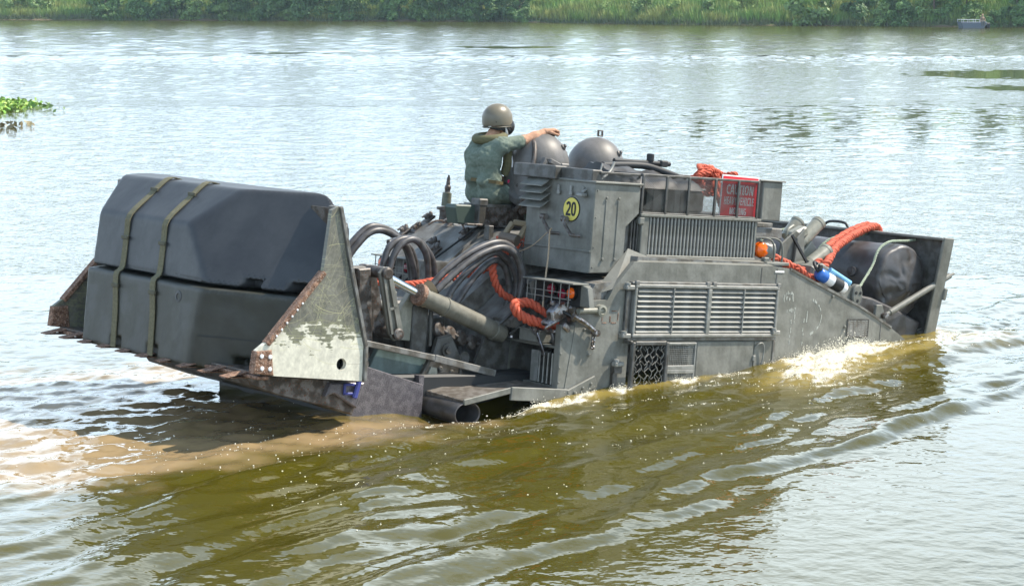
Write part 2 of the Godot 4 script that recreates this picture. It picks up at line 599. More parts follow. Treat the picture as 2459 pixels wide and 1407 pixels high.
func water_height(x: float, z: float) -> float:
	var h := 0.0
	if z > -30.0:
		var d := x * 0.81 + z * 0.58
		var s := x * 0.58 - z * 0.81
		var q := veh_xz(x, z)
		var pl := minf(1.0, plume(x, z))
		var env := (1.0 - smoothstep(-7.25, -6.85, d + 0.12 * nD.get_noise_2d(s * 0.5, 3.0))) * smoothstep(-1.9, 1.4, q.y)
		var warp := 0.34 * nA.get_noise_2d(s * 0.32, d * 0.55)
		var wave := 0.015 * sin((d + warp) * TAU / 0.86) + 0.005 * sin((d + warp * 1.6 + 0.05 * sin(s * 2.0)) * TAU / 0.41 + 1.0)
		h += wave * env * (1.0 - 0.6 * pl)
		h += env * 0.020 * nB.get_noise_2d(s * 0.7 + 9.0, d * 1.9)
		var cr := (d + 7.22 + 0.05 * sin(s * 1.3)) / 0.12
		h += (0.010 + 0.046 * smoothstep(13.5, 15.5, s)) * (1.0 + 0.8 * nD.get_noise_2d(s * 0.9, 1.0)) * exp(-cr * cr) * smoothstep(9.0, 13.0, s)
		# hollow dug by the jets below the flap
		h -= 0.17 * exp(-pow((q.x + 1.2) / 0.62, 2.0) - pow((q.y - 1.25) / 0.38, 2.0))
		# light ripples everywhere
		var calm := 1.0 - 0.45 * smoothstep(-7.1, -6.7, d)
		h += calm * (0.0052 * nC.get_noise_2d(x * 1.7, z * 2.3) + 0.0030 * nB.get_noise_2d(x * 4.6, z * 5.4) + 0.0012 * nE.get_noise_2d(x * 11.0, z * 12.0))
		# churned water behind the jets
		h += pl * (0.027 * nC.get_noise_2d(x * 1.9 + 40.0, z * 2.6) + 0.007 * nE.get_noise_2d(x * 7.0, z * 9.0))
		var fr := froth(x, z, q)
		if fr > 0.02:
			h += minf(fr, 1.2) * (0.02 + 0.05 * nE.get_noise_2d(x * 4.0, z * 5.0) + 0.024 * nC.get_noise_2d(x * 12.0, z * 14.0))
		# swelling of the bow wave
		var b := (q.y - 1.75 - 0.12 * (4.2 - q.x)) / 0.5
		h += 0.05 * exp(-b * b) * smoothstep(2.2, 4.0, q.x) * (1.0 - smoothstep(4.8, 6.4, q.x))
		var b2 := (q.y - 2.75 - 0.28 * (4.2 - q.x)) / 0.3
		h += 0.035 * exp(-b2 * b2) * smoothstep(-1.0, 1.5, q.x) * (1.0 - smoothstep(4.6, 6.0, q.x))
		var near := exp(-maxf(0.0, absf(q.y - 1.6) - 0.2) * 1.3) * smoothstep(-2.5, -1.0, q.x)
		h += near * 0.016 * nE.get_noise_2d(x * 3.5 + 5.0, z * 3.5)
		if q.y < 1.0 or q.x > 5.0:
			h += smoothstep(-24.0, -19.0, z) * 0.0 + 0.010 * nC.get_noise_2d(x * 1.2 + 7.0, z * 1.7) * smoothstep(0.4, -1.4, q.y)
	if z < -24.0:
		var k := smoothstep(-24.0, -30.0, z)
		var calm2 := slick(x, z)
		var far := smoothstep(-90.0, -130.0, z)
		h += k * calm2 * (0.009 * nB.get_noise_2d(x * 0.8, z * 1.1) + 0.009 * nC.get_noise_2d(x * 2.6, z * 3.0))
		if z > -70.0: h += k * calm2 * 0.0045 * nB.get_noise_2d(x * 5.5, z * 6.5)
		elif far < 1.0: h += calm2 * 0.02 * (1.0 - far) * nE.get_noise_2d(x * 2.2, z * 2.2)
		if far > 0.0: h += far * calm2 * 0.09 * (0.25 + 0.75 * smoothstep(12.0, 75.0, z - shore_z(x))) * nE.get_noise_2d(x * 0.9, z * 0.75)
	return h

func water_patch(m: MB, sl: MB, xs: float, xe: float, zs: float, ze: float, dx: float, dz: float, tint: bool) -> void:
	var nx := int((xe - xs) / dx) + 1
	var nzz := int((zs - ze) / dz) + 1
	var hs := PackedFloat32Array()
	hs.resize(nx * nzz)
	for j in nzz:
		for i in nx:
			hs[j * nx + i] = water_height(xs + i * dx, zs - j * dz)
	var at := m.v.size()
	var base := Color(0.062, 0.053, 0.006)
	var vv := PackedVector3Array(); vv.resize(nx * nzz)
	var nn := PackedVector3Array(); nn.resize(nx * nzz)
	var cc := PackedColorArray(); cc.resize(nx * nzz)
	for j in nzz:
		for i in nx:
			var q := j * nx + i
			var x := xs + i * dx
			var z := zs - j * dz
			vv[q] = Vector3(x, hs[q], z)
			var gx := (hs[q + 1 if i < nx - 1 else q] - hs[q - 1 if i > 0 else q]) / (dx * (2.0 if i > 0 and i < nx - 1 else 1.0))
			var gz := (hs[q + nx if j < nzz - 1 else q] - hs[q - nx if j > 0 else q]) / (dz * (2.0 if j > 0 and j < nzz - 1 else 1.0))
			nn[q] = Vector3(-gx, 1.0, gz).normalized()
			var col := base
			if tint:
				var p := plume(x, z)
				if p > 0.02:
					var k := smoothstep(0.1, 1.25, p + 0.45 * nA.get_noise_2d(x * 1.1, z * 1.5) + 0.25 * nC.get_noise_2d(x * 3.0, z * 4.0))
					col = col.lerp(Color(0.265, 0.19, 0.10), k)
				var w := veh_xz(x, z)
				var am := (w.y - 1.62 - 0.30 * clampf(3.4 - w.x, 0.0, 2.5)) / 0.42
				var air := smoothstep(0.6, 2.0, w.x) * (1.0 - smoothstep(4.6, 5.6, w.x)) * exp(-am * am)
				if air > 0.02: col = col.lerp(Color(0.27, 0.205, 0.055), clampf(air * (0.75 + 0.6 * nE.get_noise_2d(w.x * 1.8, w.y * 4.0)), 0.0, 1.0))
				var fr := froth(x, z, w)
				if fr > 0.01:
					col = col.lerp(Color(0.25, 0.19, 0.055), clampf(fr * 1.3, 0.0, 1.0))
					var b := foam_pattern(x, z)
					col = col.lerp(Color(0.82, 0.80, 0.72), smoothstep(0.40, 0.72, fr * 0.75 + b))
			cc[q] = col
	m.v.append_array(vv); m.n.append_array(nn); m.c.append_array(cc)
	var uvs := PackedVector2Array(); uvs.resize(nx * nzz)
	m.uv.append_array(uvs)
	var id := PackedInt32Array(); id.resize((nx - 1) * (nzz - 1) * 6)
	var t := 0
	for j in nzz - 1:
		for i in nx - 1:
			var a := at + j * nx + i
			var b := a + nx
			if sl and slick(xs + i * dx, zs - j * dz) < 0.5:
				var w := []
				for c in [a, b, b + 1, a + 1]: w.append(sl.vert(m.v[c], m.n[c]))
				sl.idx.append_array([w[0], w[1], w[2], w[0], w[2], w[3]])
				continue
			id[t] = a; id[t + 1] = b; id[t + 2] = b + 1; id[t + 3] = a; id[t + 4] = b + 1; id[t + 5] = a + 1
			t += 6
	id.resize(t)
	m.idx.append_array(id)

func build_water() -> void:
	# near: clear ripples, the finest of them as relief; far: ripples too small to see one by one
	var wm := StandardMaterial3D.new()
	wm.vertex_color_use_as_albedo = true
	wm.roughness = 0.06
	wm.metallic_specular = 0.37
	wm.uv1_triplanar = true
	wm.uv1_world_triplanar = true
	wm.uv1_scale = Vector3.ONE * 0.42
	wm.heightmap_enabled = true
	wm.heightmap_texture = ImageTexture.create_from_image(noise(53, 0.028, 3).get_seamless_image(512, 512))
	wm.heightmap_scale = 0.3
	var wf := wm.duplicate()
	wf.roughness = 0.09
	wf.heightmap_scale = 0.75
	var ws := wm.duplicate()
	ws.heightmap_enabled = false
	var m := MB.new()
	var mf := MB.new()
	var ms := MB.new()
	ms.col = Color(0.062, 0.053, 0.006)
	water_patch(m, null, -7.6, 9.2, -9.6, -26.0, 0.034, 0.055, true)
	water_patch(mf, ms, -26.0, 27.0, -26.0, -66.0, 0.1, 0.15, false)
	water_patch(mf, ms, -34.0, 36.0, -66.0, -120.0, 0.2, 0.35, false)
	water_patch(mf, ms, -110.0, 110.0, -120.0, -300.0, 0.7, 0.9, false)
	mf.col = Color(0.062, 0.053, 0.006)
	mf.quad(Vector3(-300, -0.4, 4), Vector3(300, -0.4, 4), Vector3(300, -0.4, -310), Vector3(-300, -0.4, -310))
	# the rest of the lake round about, flat and just below the ripples
	m.col = Color(0.062, 0.053, 0.006)
	for r in [[-900, 900, 300, -9.6], [-900, -7.6, -9.6, -26], [9.2, 900, -9.6, -26], [-900, -26, -26, -66], [27, 900, -26, -66], [-900, -34, -66, -120], [36, 900, -66, -120], [-900, -110, -120, -300], [110, 900, -120, -300]]:
		mf.col = Color(0.062, 0.053, 0.006)
		mf.quad(Vector3(r[0], -0.004, r[2]), Vector3(r[1], -0.004, r[2]), Vector3(r[1], -0.004, r[3]), Vector3(r[0], -0.004, r[3]))
	var o := MeshInstance3D.new()
	o.name = "water"
	var am := m.mesh()
	var fm := mf.mesh()
	am.add_surface_from_arrays(Mesh.PRIMITIVE_TRIANGLES, fm.surface_get_arrays(0))
	am.add_surface_from_arrays(Mesh.PRIMITIVE_TRIANGLES, ms.mesh().surface_get_arrays(0))
	am.surface_set_material(0, wm)
	am.surface_set_material(1, wf)
	am.surface_set_material(2, ws)
	o.mesh = am
	add_child(o)
	o.set_meta("kind", "structure")
	tag(o, "olive green lake water with a wake and brown silt behind the vehicle")
	build_froth()

# loose bubbles and drops of white water
func build_froth() -> void:
	var r := RandomNumberGenerator.new()
	r.seed = 77
	var d := MB.new()
	d.ell(Vector3.ZERO, Vector3(1, 0.7, 1), 6, 4)
	var xf: Array[Transform3D] = []
	var tries := 0
	while tries < 330000 and xf.size() < 42000:
		tries += 1
		var qx := r.randf_range(-2.2, 5.2)
		var qy := r.randf_range(1.2, 3.2)
		var x := -0.217 + qx * 0.766 + qy * 0.643
		var z := -19.314 - qx * 0.643 + qy * 0.766
		var f := froth(x, z, Vector2(qx, qy))
		var b := foam_pattern(x, z)
		if f * 0.75 + b < r.randf_range(0.42, 0.85): continue
		var s := r.randf_range(0.0015, 0.0050) * (1.7 if r.randf() < 0.04 else 1.0)
		xf.append(Transform3D(Basis.from_scale(Vector3(s, s, s)), Vector3(x, water_height(x, z) + r.randf_range(-0.3, 0.6) * s + (pow(r.randf(), 9.0) * 0.09 * f), z)))
	# stray bubbles drifting over the dark water
	for i in 1900:
		var qx := r.randf_range(-4.5, 2.6)
		var qy := r.randf_range(1.5, 4.2)
		var x := -0.217 + qx * 0.766 + qy * 0.643
		var z := -19.314 - qx * 0.643 + qy * 0.766
		if nA.get_noise_2d(x * 0.8, z * 0.8) + 0.5 * nC.get_noise_2d(x * 2.5, z * 2.5) < r.randf_range(0.0, 0.7) - 0.12 * (2.6 - qy): continue
		var s := r.randf_range(0.002, 0.0065)
		xf.append(Transform3D(Basis.from_scale(Vector3(s, s, s)), Vector3(x, water_height(x, z) + 0.3 * s, z)))
	for i in 1500:
		var p: Array = PLUME[r.randi() % PLUME.size()]
		var x: float = p[0] + r.randfn() * p[2] * 0.6
		var z: float = p[1] + r.randfn() * p[2] * 0.6
		if nC.get_noise_2d(x * 3.0, z * 4.0) < r.randf_range(0.0, 0.5): continue
		var s := r.randf_range(0.002, 0.006)
		xf.append(Transform3D(Basis.from_scale(Vector3(s, s, s)), Vector3(x, water_height(x, z) + 0.3 * s, z)))
	var mm := MultiMesh.new()
	mm.transform_format = MultiMesh.TRANSFORM_3D
	mm.mesh = d.mesh()
	mm.instance_count = xf.size()
	for i in xf.size(): mm.set_instance_transform(i, xf[i])
	var o := MultiMeshInstance3D.new()
	o.name = "water_froth"
	o.multimesh = mm
	o.material_override = mat(Color(0.90, 0.88, 0.81), 0.35)
	add_child(o)
	o.set_meta("kind", "stuff")
	tag(o, "white froth and bubbles churned up along the hull side and bow", "froth")

# ---------------------------------------------------------------- far shore
const SHORE := [[-400.0, -330.0], [-130.0, -303.0], [-67.0, -291.5], [-33.0, -282.0], [-1.5, -273.5], [8.0, -258.0], [18.7, -243.5], [34.0, -237.0], [52.0, -225.0], [110.0, -195.0], [400.0, -60.0]]

func shore_z(x: float) -> float:
	for i in SHORE.size() - 1:
		if x <= SHORE[i + 1][0]:
			return lerpf(SHORE[i][1], SHORE[i + 1][1], clampf((x - SHORE[i][0]) / (SHORE[i + 1][0] - SHORE[i][0]), 0.0, 1.0))
	return SHORE[-1][1]

func bank_h(x: float, back: float) -> float:
	return -0.06 + 0.30 * minf(back, 4.0) + 0.3 * clampf(back - 4.0, 0.0, 40.0) + 0.02 * maxf(0.0, back - 44.0) + 0.5 * nA.get_noise_2d(x * 0.11, back * 0.15)

func leafy(seed_: int, count: int, rx: float, ry: float, leaf: float, droop: float, clumps: int) -> ArrayMesh:
	var r := RandomNumberGenerator.new()
	r.seed = seed_
	var m := MB.new()
	var cl := []
	for i in clumps:
		var a := r.randf() * TAU
		var up := r.randf()
		var wide := sqrt(1.0 - pow(absf(up - 0.42) / 0.62, 2.0)) if absf(up - 0.42) < 0.62 else 0.1
		var k := sqrt(r.randf()) * 0.85
		cl.append([Vector3(cos(a) * rx * k * wide, ry * up, sin(a) * rx * k * wide), rx * r.randf_range(0.2, 0.42), r.randf_range(0.65, 1.25)])
	for i in count:
		var c: Array = cl[r.randi() % clumps]
		var d := Vector3(r.randfn(), r.randfn(), r.randfn()).normalized()
		var p: Vector3 = c[0] + d * c[1] * pow(r.randf(), 0.4) * Vector3(1, 0.75, 1)
		if p.y < 0.0: p.y = r.randf() * 0.6
		var nn := (d + Vector3(r.randfn(), r.randfn() + 0.7, r.randfn()) * 0.6).normalized()
		var t := nn.cross(Vector3(r.randfn(), r.randfn(), r.randfn())).normalized()
		var u := nn.cross(t) * leaf * r.randf_range(0.35, 0.6)
		t = (t + Vector3.DOWN * droop).normalized() * leaf * r.randf_range(0.7, 1.3)
		var g: float = c[2] * r.randf_range(0.7, 1.3)
		m.col = Color(g, g, g * r.randf_range(0.7, 1.0))
		m.quad(p - t, p + u, p + t, p - u)
	return m.mesh()

func build_shore() -> void:
	var m := MB.new()
	var xs := []
	var x := -260.0
	while x <= 260.0:
		xs.append(x)
		x += 1.5 if absf(x) < 75.0 else 12.0
	var backs := [-6.0, -2.0, -0.6, 0.0, 0.7, 1.5, 2.5, 4.0, 6.0, 9.0, 14.0, 22.0, 34.0, 50.0, 90.0, 400.0, 1500.0]
	var rows := []
	for a in xs:
		var row := []
		for b in backs:
			var h := bank_h(a, b)
			var e := bank_h(a + 0.5, b) - bank_h(a - 0.5, b)
			var f := bank_h(a, b + 0.5) - bank_h(a, b - 0.5)
			var g := nA.get_noise_2d(a * 0.25, b * 0.4)
			m.col = Color(0.10, 0.17, 0.035).lerp(Color(0.16, 0.15, 0.06), smoothstep(0.0, 0.5, g)) if b > 0.3 else Color(0.12, 0.09, 0.05)
			row.append(m.vert(Vector3(a, h, shore_z(a) - b), Vector3(-e, 1, f).normalized()))
		rows.append(row)
	for i in xs.size() - 1:
		for j in backs.size() - 1:
			m.face(rows[i][j], rows[i + 1][j], rows[i + 1][j + 1])
			m.face(rows[i][j], rows[i + 1][j + 1], rows[i][j + 1])
	var o := MeshInstance3D.new()
	o.name = "far_bank"
	o.mesh = m.mesh()
	o.material_override = mat(Color(1, 1, 1), 0.95)
	add_child(o)
	o.set_meta("kind", "structure")
	tag(o, "grassy bank rising from the far side of the lake")
	shore_grass()
	shore_trees()
	shore_boat()

func shore_grass() -> void:
	var r := RandomNumberGenerator.new()
	r.seed = 5
	var tuft := MB.new()
	for i in 9:
		var a := r.randf() * TAU
		var lean := Vector3(cos(a), 0, sin(a)) * r.randf_range(0.15, 0.55)
		var sd := Vector3(-sin(a), 0, cos(a)) * 0.07
		var top := Vector3(0, r.randf_range(0.6, 1.1), 0) + lean
		var g := r.randf_range(0.75, 1.2)
		tuft.col = Color(g, g, g)
		tuft.tri(-sd + lean * 0.1, sd + lean * 0.1, top)
	var mm := MultiMesh.new()
	mm.transform_format = MultiMesh.TRANSFORM_3D
	mm.use_colors = true
	mm.mesh = tuft.mesh()
	var xf := []
	var cs := []
	for i in 30000:
		var x := r.randf_range(-85.0, 75.0)
		var b := absf(r.randfn()) * 7.0 + 0.1
		var k := nA.get_noise_2d(x * 0.2, b * 0.3)
		var s := r.randf_range(0.5, 1.25) * (0.6 if b < 1.0 else 1.0)
		xf.append(Transform3D(Basis(Vector3.UP, r.randf() * TAU).scaled(Vector3(s, s * r.randf_range(0.7, 1.2), s)), Vector3(x, bank_h(x, b) - 0.05, shore_z(x) - b)))
		var c := Color(0.19, 0.33, 0.075).lerp(Color(0.34, 0.37, 0.11), clampf(0.5 + k * 1.4, 0.0, 1.0))
		if b < 0.9: c = Color(0.15, 0.18, 0.085)
		cs.append(c * r.randf_range(0.75, 1.2))
	mm.instance_count = xf.size()
	for i in xf.size():
		mm.set_instance_transform(i, xf[i]); mm.set_instance_color(i, cs[i])
	var o := MultiMeshInstance3D.new()
	o.name = "shore_grass"
	o.multimesh = mm
	o.material_override = mat(Color(1, 1, 1), 0.8)
	add_child(o)
	o.set_meta("kind", "stuff")
	tag(o, "tall light green grass along the far shore", "grass")

func shore_trees() -> void:
	var r := RandomNumberGenerator.new()
	r.seed = 21
	var dense := [leafy(1, 5200, 4.2, 9.5, 0.30, 0.25, 34), leafy(2, 5200, 4.8, 8.6, 0.26, 0.4, 40), leafy(3, 4600, 3.8, 10.5, 0.34, 0.2, 30)]
	var bush := [leafy(6, 2600, 1.7, 2.5, 0.20, 0.1, 22), leafy(7, 2600, 1.9, 2.1, 0.17, 0.3, 26)]
	var broad := leafy(9, 1500, 3.4, 5.6, 0.42, 0.1, 20)
	var trunk := MB.new()
	var y := 0.0
	trunk.tube(spline([Vector3(0, -0.5, 0), Vector3(0.1, 2.0, 0.05), Vector3(-0.1, 4.5, 0.1), Vector3(0.1, 7.0, 0)], 4), 0.24, 7, 0.08)
	for k in 5:
		var a := k * 2.4
		trunk.tube([Vector3(0, 2.0 + k * 0.8, 0), Vector3(cos(a) * 1.2, 3.2 + k * 0.9, sin(a) * 1.2), Vector3(cos(a) * 2.3, 4.0 + k, sin(a) * 2.3)], 0.09, 5, 0.03)
	var stem := MB.new()
	for k in 4:
		var a := k * 1.7
		stem.tube([Vector3(0, -0.3, 0), Vector3(cos(a) * 0.4, 0.8, sin(a) * 0.4), Vector3(cos(a) * 0.9, 1.7, sin(a) * 0.9)], 0.05, 5, 0.02)
	var tm := trunk.mesh()
	var sm := stem.mesh()
	var bark := mat(Color(0.42, 0.36, 0.3), 0.9)
	var tints := []
	for c in [Color(0.095, 0.18, 0.06), Color(0.125, 0.23, 0.07), Color(0.18, 0.28, 0.085), Color(0.25, 0.35, 0.09)]:
		var lm := mat(c.linear_to_srgb(), 0.6)
		lm.backlight_enabled = true
		lm.backlight = Color(0.25, 0.32, 0.1)
		tints.append(lm)
	var dark_label := "dark green tree in the unbroken row overhanging the far shore"
	var back_label := "tall tree of the wood behind the far bank"
	# the dark wood left of the middle and right of the pale bush
	x_loop(r, -53.0, 4.0, 3.6, 1.2, dense, tm, bark, [tints[0], tints[1], tints[0]], "shore_tree", dark_label, "trees overhanging the far shore", 0.72)
	x_loop(r, 37.0, 66.0, 3.4, 2.6, dense, tm, bark, [tints[1], tints[0], tints[2]], "shore_tree", "mid green tree behind the moored boat on the far shore", "trees behind the moored boat", 0.68)
	x_loop(r, -95.0, 85.0, 6.0, 27.0, dense, tm, bark, [tints[0], tints[1]], "back_tree", back_label, "trees of the wood behind the far bank", 0.8)
	x_loop(r, 11.0, 28.0, 3.4, 3.2, bush, sm, bark, [tints[2], tints[3]], "shore_bush", "small leafy bush in the pale grass of the far bank, right of the dark trees", "bushes in the pale grass", 0.8)
	x_loop(r, -80.0, -58.0, 4.5, 4.0, bush, sm, bark, [tints[2], tints[3]], "shore_bush", "low bush in the bright grass at the far left of the far bank", "bushes at the left of the far bank", 1.1)
	x_loop(r, -52.0, 4.0, 5.5, 0.2, bush, sm, bark, [tints[1], tints[2]], "shore_bush", "low bush at the waterline below the dark trees of the far shore", "bushes under the dark trees", 0.9)
	x_loop(r, 39.0, 58.0, 3.0, 0.6, bush, sm, bark, [tints[1], tints[2]], "shore_bush", "low bush at the waterline beside the moored boat", "bushes beside the moored boat", 0.9)
	var o := plant("broadleaf_bush", broad, sm, bark, tints[2], Vector3(32.0, 0.1, shore_z(32.0) - 0.8), 0.78, 0.4)
	tag(o, "broad-leaved light green bush standing alone at the far waterline", "bush")

func x_loop(r: RandomNumberGenerator, x0: float, x1: float, step: float, back: float, crowns: Array, tm: Mesh, bark: Material, leaf: Array, called: String, label: String, group: String, size: float) -> void:
	var x := x0
	while x < x1:
		var b := back + r.randf_range(-0.3, 1.0) * minf(1.6, back + 0.2)
		var o := plant(called, crowns[r.randi() % crowns.size()], tm, bark, leaf[r.randi() % leaf.size()], Vector3(x, bank_h(x, b) - 0.1, shore_z(x) - b), size * r.randf_range(0.75, 1.2), r.randf() * TAU)
		tag(o, label, "bush" if called.contains("bush") else "tree", group)
		x += step * r.randf_range(0.7, 1.3)

func plant(called: String, crown: Mesh, tm: Mesh, bark: Material, leaf: Material, at: Vector3, s: float, turn: float) -> Node3D:
	var o := Node3D.new()
	o.name = numbered(called)
	add_child(o)
	o.transform = Transform3D(Basis(Vector3.UP, turn).scaled(Vector3.ONE * s), at)
	mpart("trunk" if called.contains("tree") else "stem", tm, bark, o)
	mpart("crown", crown, leaf, o)
	return o

func shore_boat() -> void:
	var o := Node3D.new()
	o.name = "moored_boat"
	add_child(o)
	o.transform = Transform3D(Basis(Vector3.UP, deg_to_rad(8.0)), Vector3(45.9, 0.0, -221.5))
	tag(o, "small grey motor boat lying at the far shore on the right", "boat")
	var m := MB.new()
	m.pz([Vector2(-1.35, 0.62), Vector2(-1.15, -0.1), Vector2(1.0, -0.1), Vector2(1.3, 0.3), Vector2(1.35, 0.62)], -0.6, 0.6, 0.06)
	var gm := mat(Color(0.34, 0.38, 0.43), 0.6)
	part("hull", m, gm, o)
	m = MB.new()
	for z in [-0.6, 0.6]: m.tube([Vector3(-1.35, 0.8, z), Vector3(-1.3, 0.84, z), Vector3(0.6, 0.82, z)], 0.03, 6)
	for x in [-1.3, -0.7, -0.1, 0.55]:
		for z in [-0.6, 0.6]: m.tube([Vector3(x, 0.55, z), Vector3(x, 0.83, z)], 0.03, 6)
	part("rail", m, mat(Color(0.7, 0.72, 0.72), 0.5), o)
	m = MB.new()
	m.box(Vector3(1.6, 0.25, 0), Vector3(0.45, 0.55, 0.5), 0.08)
	part("outboard_motor", m, mat(Color(0.1, 0.11, 0.13), 0.5), o)
	var p := Node3D.new()
	p.name = numbered("person")
	add_child(p)
	p.transform = Transform3D(Basis(), Vector3(46.9, 0.55, -221.4))
	tag(p, "person in brown clothes sitting at the stern of the far boat", "person")
	m = MB.new()
	var b := []
	b.append([Vector3(0, 0.12, 0), Vector3(0, 0.42, 0), 0.14, 0.15, 0])
	b.append([Vector3(0, 0.42, 0), Vector3(0, 0.58, 0), 0.16, 0.07, 0])
	b.append([Vector3(0, 0.66, 0), Vector3(0.01, 0.76, 0), 0.085, 0.095, 1])
	for s in [-1.0, 1.0]:
		b.append([Vector3(0.17 * s, 0.52, 0), Vector3(0.24 * s, 0.26, 0.06), 0.055, 0.045, 0])
		b.append([Vector3(0.24 * s, 0.26, 0.06), Vector3(0.2 * s, 0.08, 0.22), 0.045, 0.04, 1])
		b.append([Vector3(0.08 * s, 0.08, 0.02), Vector3(0.12 * s, 0.1, 0.42), 0.09, 0.07, 2])
		b.append([Vector3(0.12 * s, 0.1, 0.42), Vector3(0.12 * s, -0.3, 0.44), 0.07, 0.05, 2])
	body(m, b, 0.035, 0.04, [Color(0.24, 0.17, 0.11), Color(0.42, 0.26, 0.18), Color(0.13, 0.13, 0.12)])
	part("body", m, mat(Color(1, 1, 1), 0.8), p)

# clump of water hyacinth drifting at the left
func build_water_plants() -> void:
	var r := RandomNumberGenerator.new()
	r.seed = 31
	var fresh := mat(Color(1, 1, 1), 0.5)
	var spec := [["floating_weed", -15.9, -63.5, 1.8, 4.4, 2600, Color(0.13, 0.30, 0.035), Color(0.30, 0.42, 0.06), "bright green floating water weed at the left edge of the lake", 0.12],
		["dead_weed", -13.7, -54.5, 1.3, 1.9, 420, Color(0.20, 0.15, 0.07), Color(0.28, 0.24, 0.12), "brown dying water weed in front of the bright green clump", 0.09],
		["loose_weed", -14.1, -62.5, 1.0, 3.0, 60, Color(0.13, 0.22, 0.05), Color(0.2, 0.28, 0.08), "few loose weed sprigs right of the bright green clump", 0.12]]
	for s in spec:
		var m := MB.new()
		for i in s[5]:
			var a := r.randf() * TAU
			var k := sqrt(r.randf())
			var p := Vector3(s[1] + cos(a) * s[3] * k, 0.0, s[2] + sin(a) * s[4] * k)
			p += Vector3(nA.get_noise_2d(p.x, p.z), 0, nB.get_noise_2d(p.x, p.z)) * 1.2
			var h: float = s[9] * r.randf_range(0.4, 1.4)
			var t := Vector3(r.randfn() * 0.08, h, r.randfn() * 0.08)
			var sd := Vector3(r.randfn(), 0, r.randfn()).normalized() * 0.006
			m.col = (s[6] as Color).lerp(s[7], r.randf()) * r.randf_range(0.7, 1.2)
			m.tri(p - sd, p + sd, p + t)
			var lf := r.randf_range(0.05, 0.11)
			var u := Vector3(r.randfn(), r.randfn() * 0.5 + 0.3, r.randfn()).normalized()
			var w := u.cross(Vector3(r.randfn(), r.randfn(), r.randfn())).normalized()
			var c := p + t
			m.quad(c - u * lf, c + w * lf * 0.7, c + u * lf, c - w * lf * 0.7)
		var o := MeshInstance3D.new()
		o.name = s[0]
		o.mesh = m.mesh()
		o.material_override = fresh
		add_child(o)
		o.set_meta("kind", "stuff")
		tag(o, s[8], "water plants")

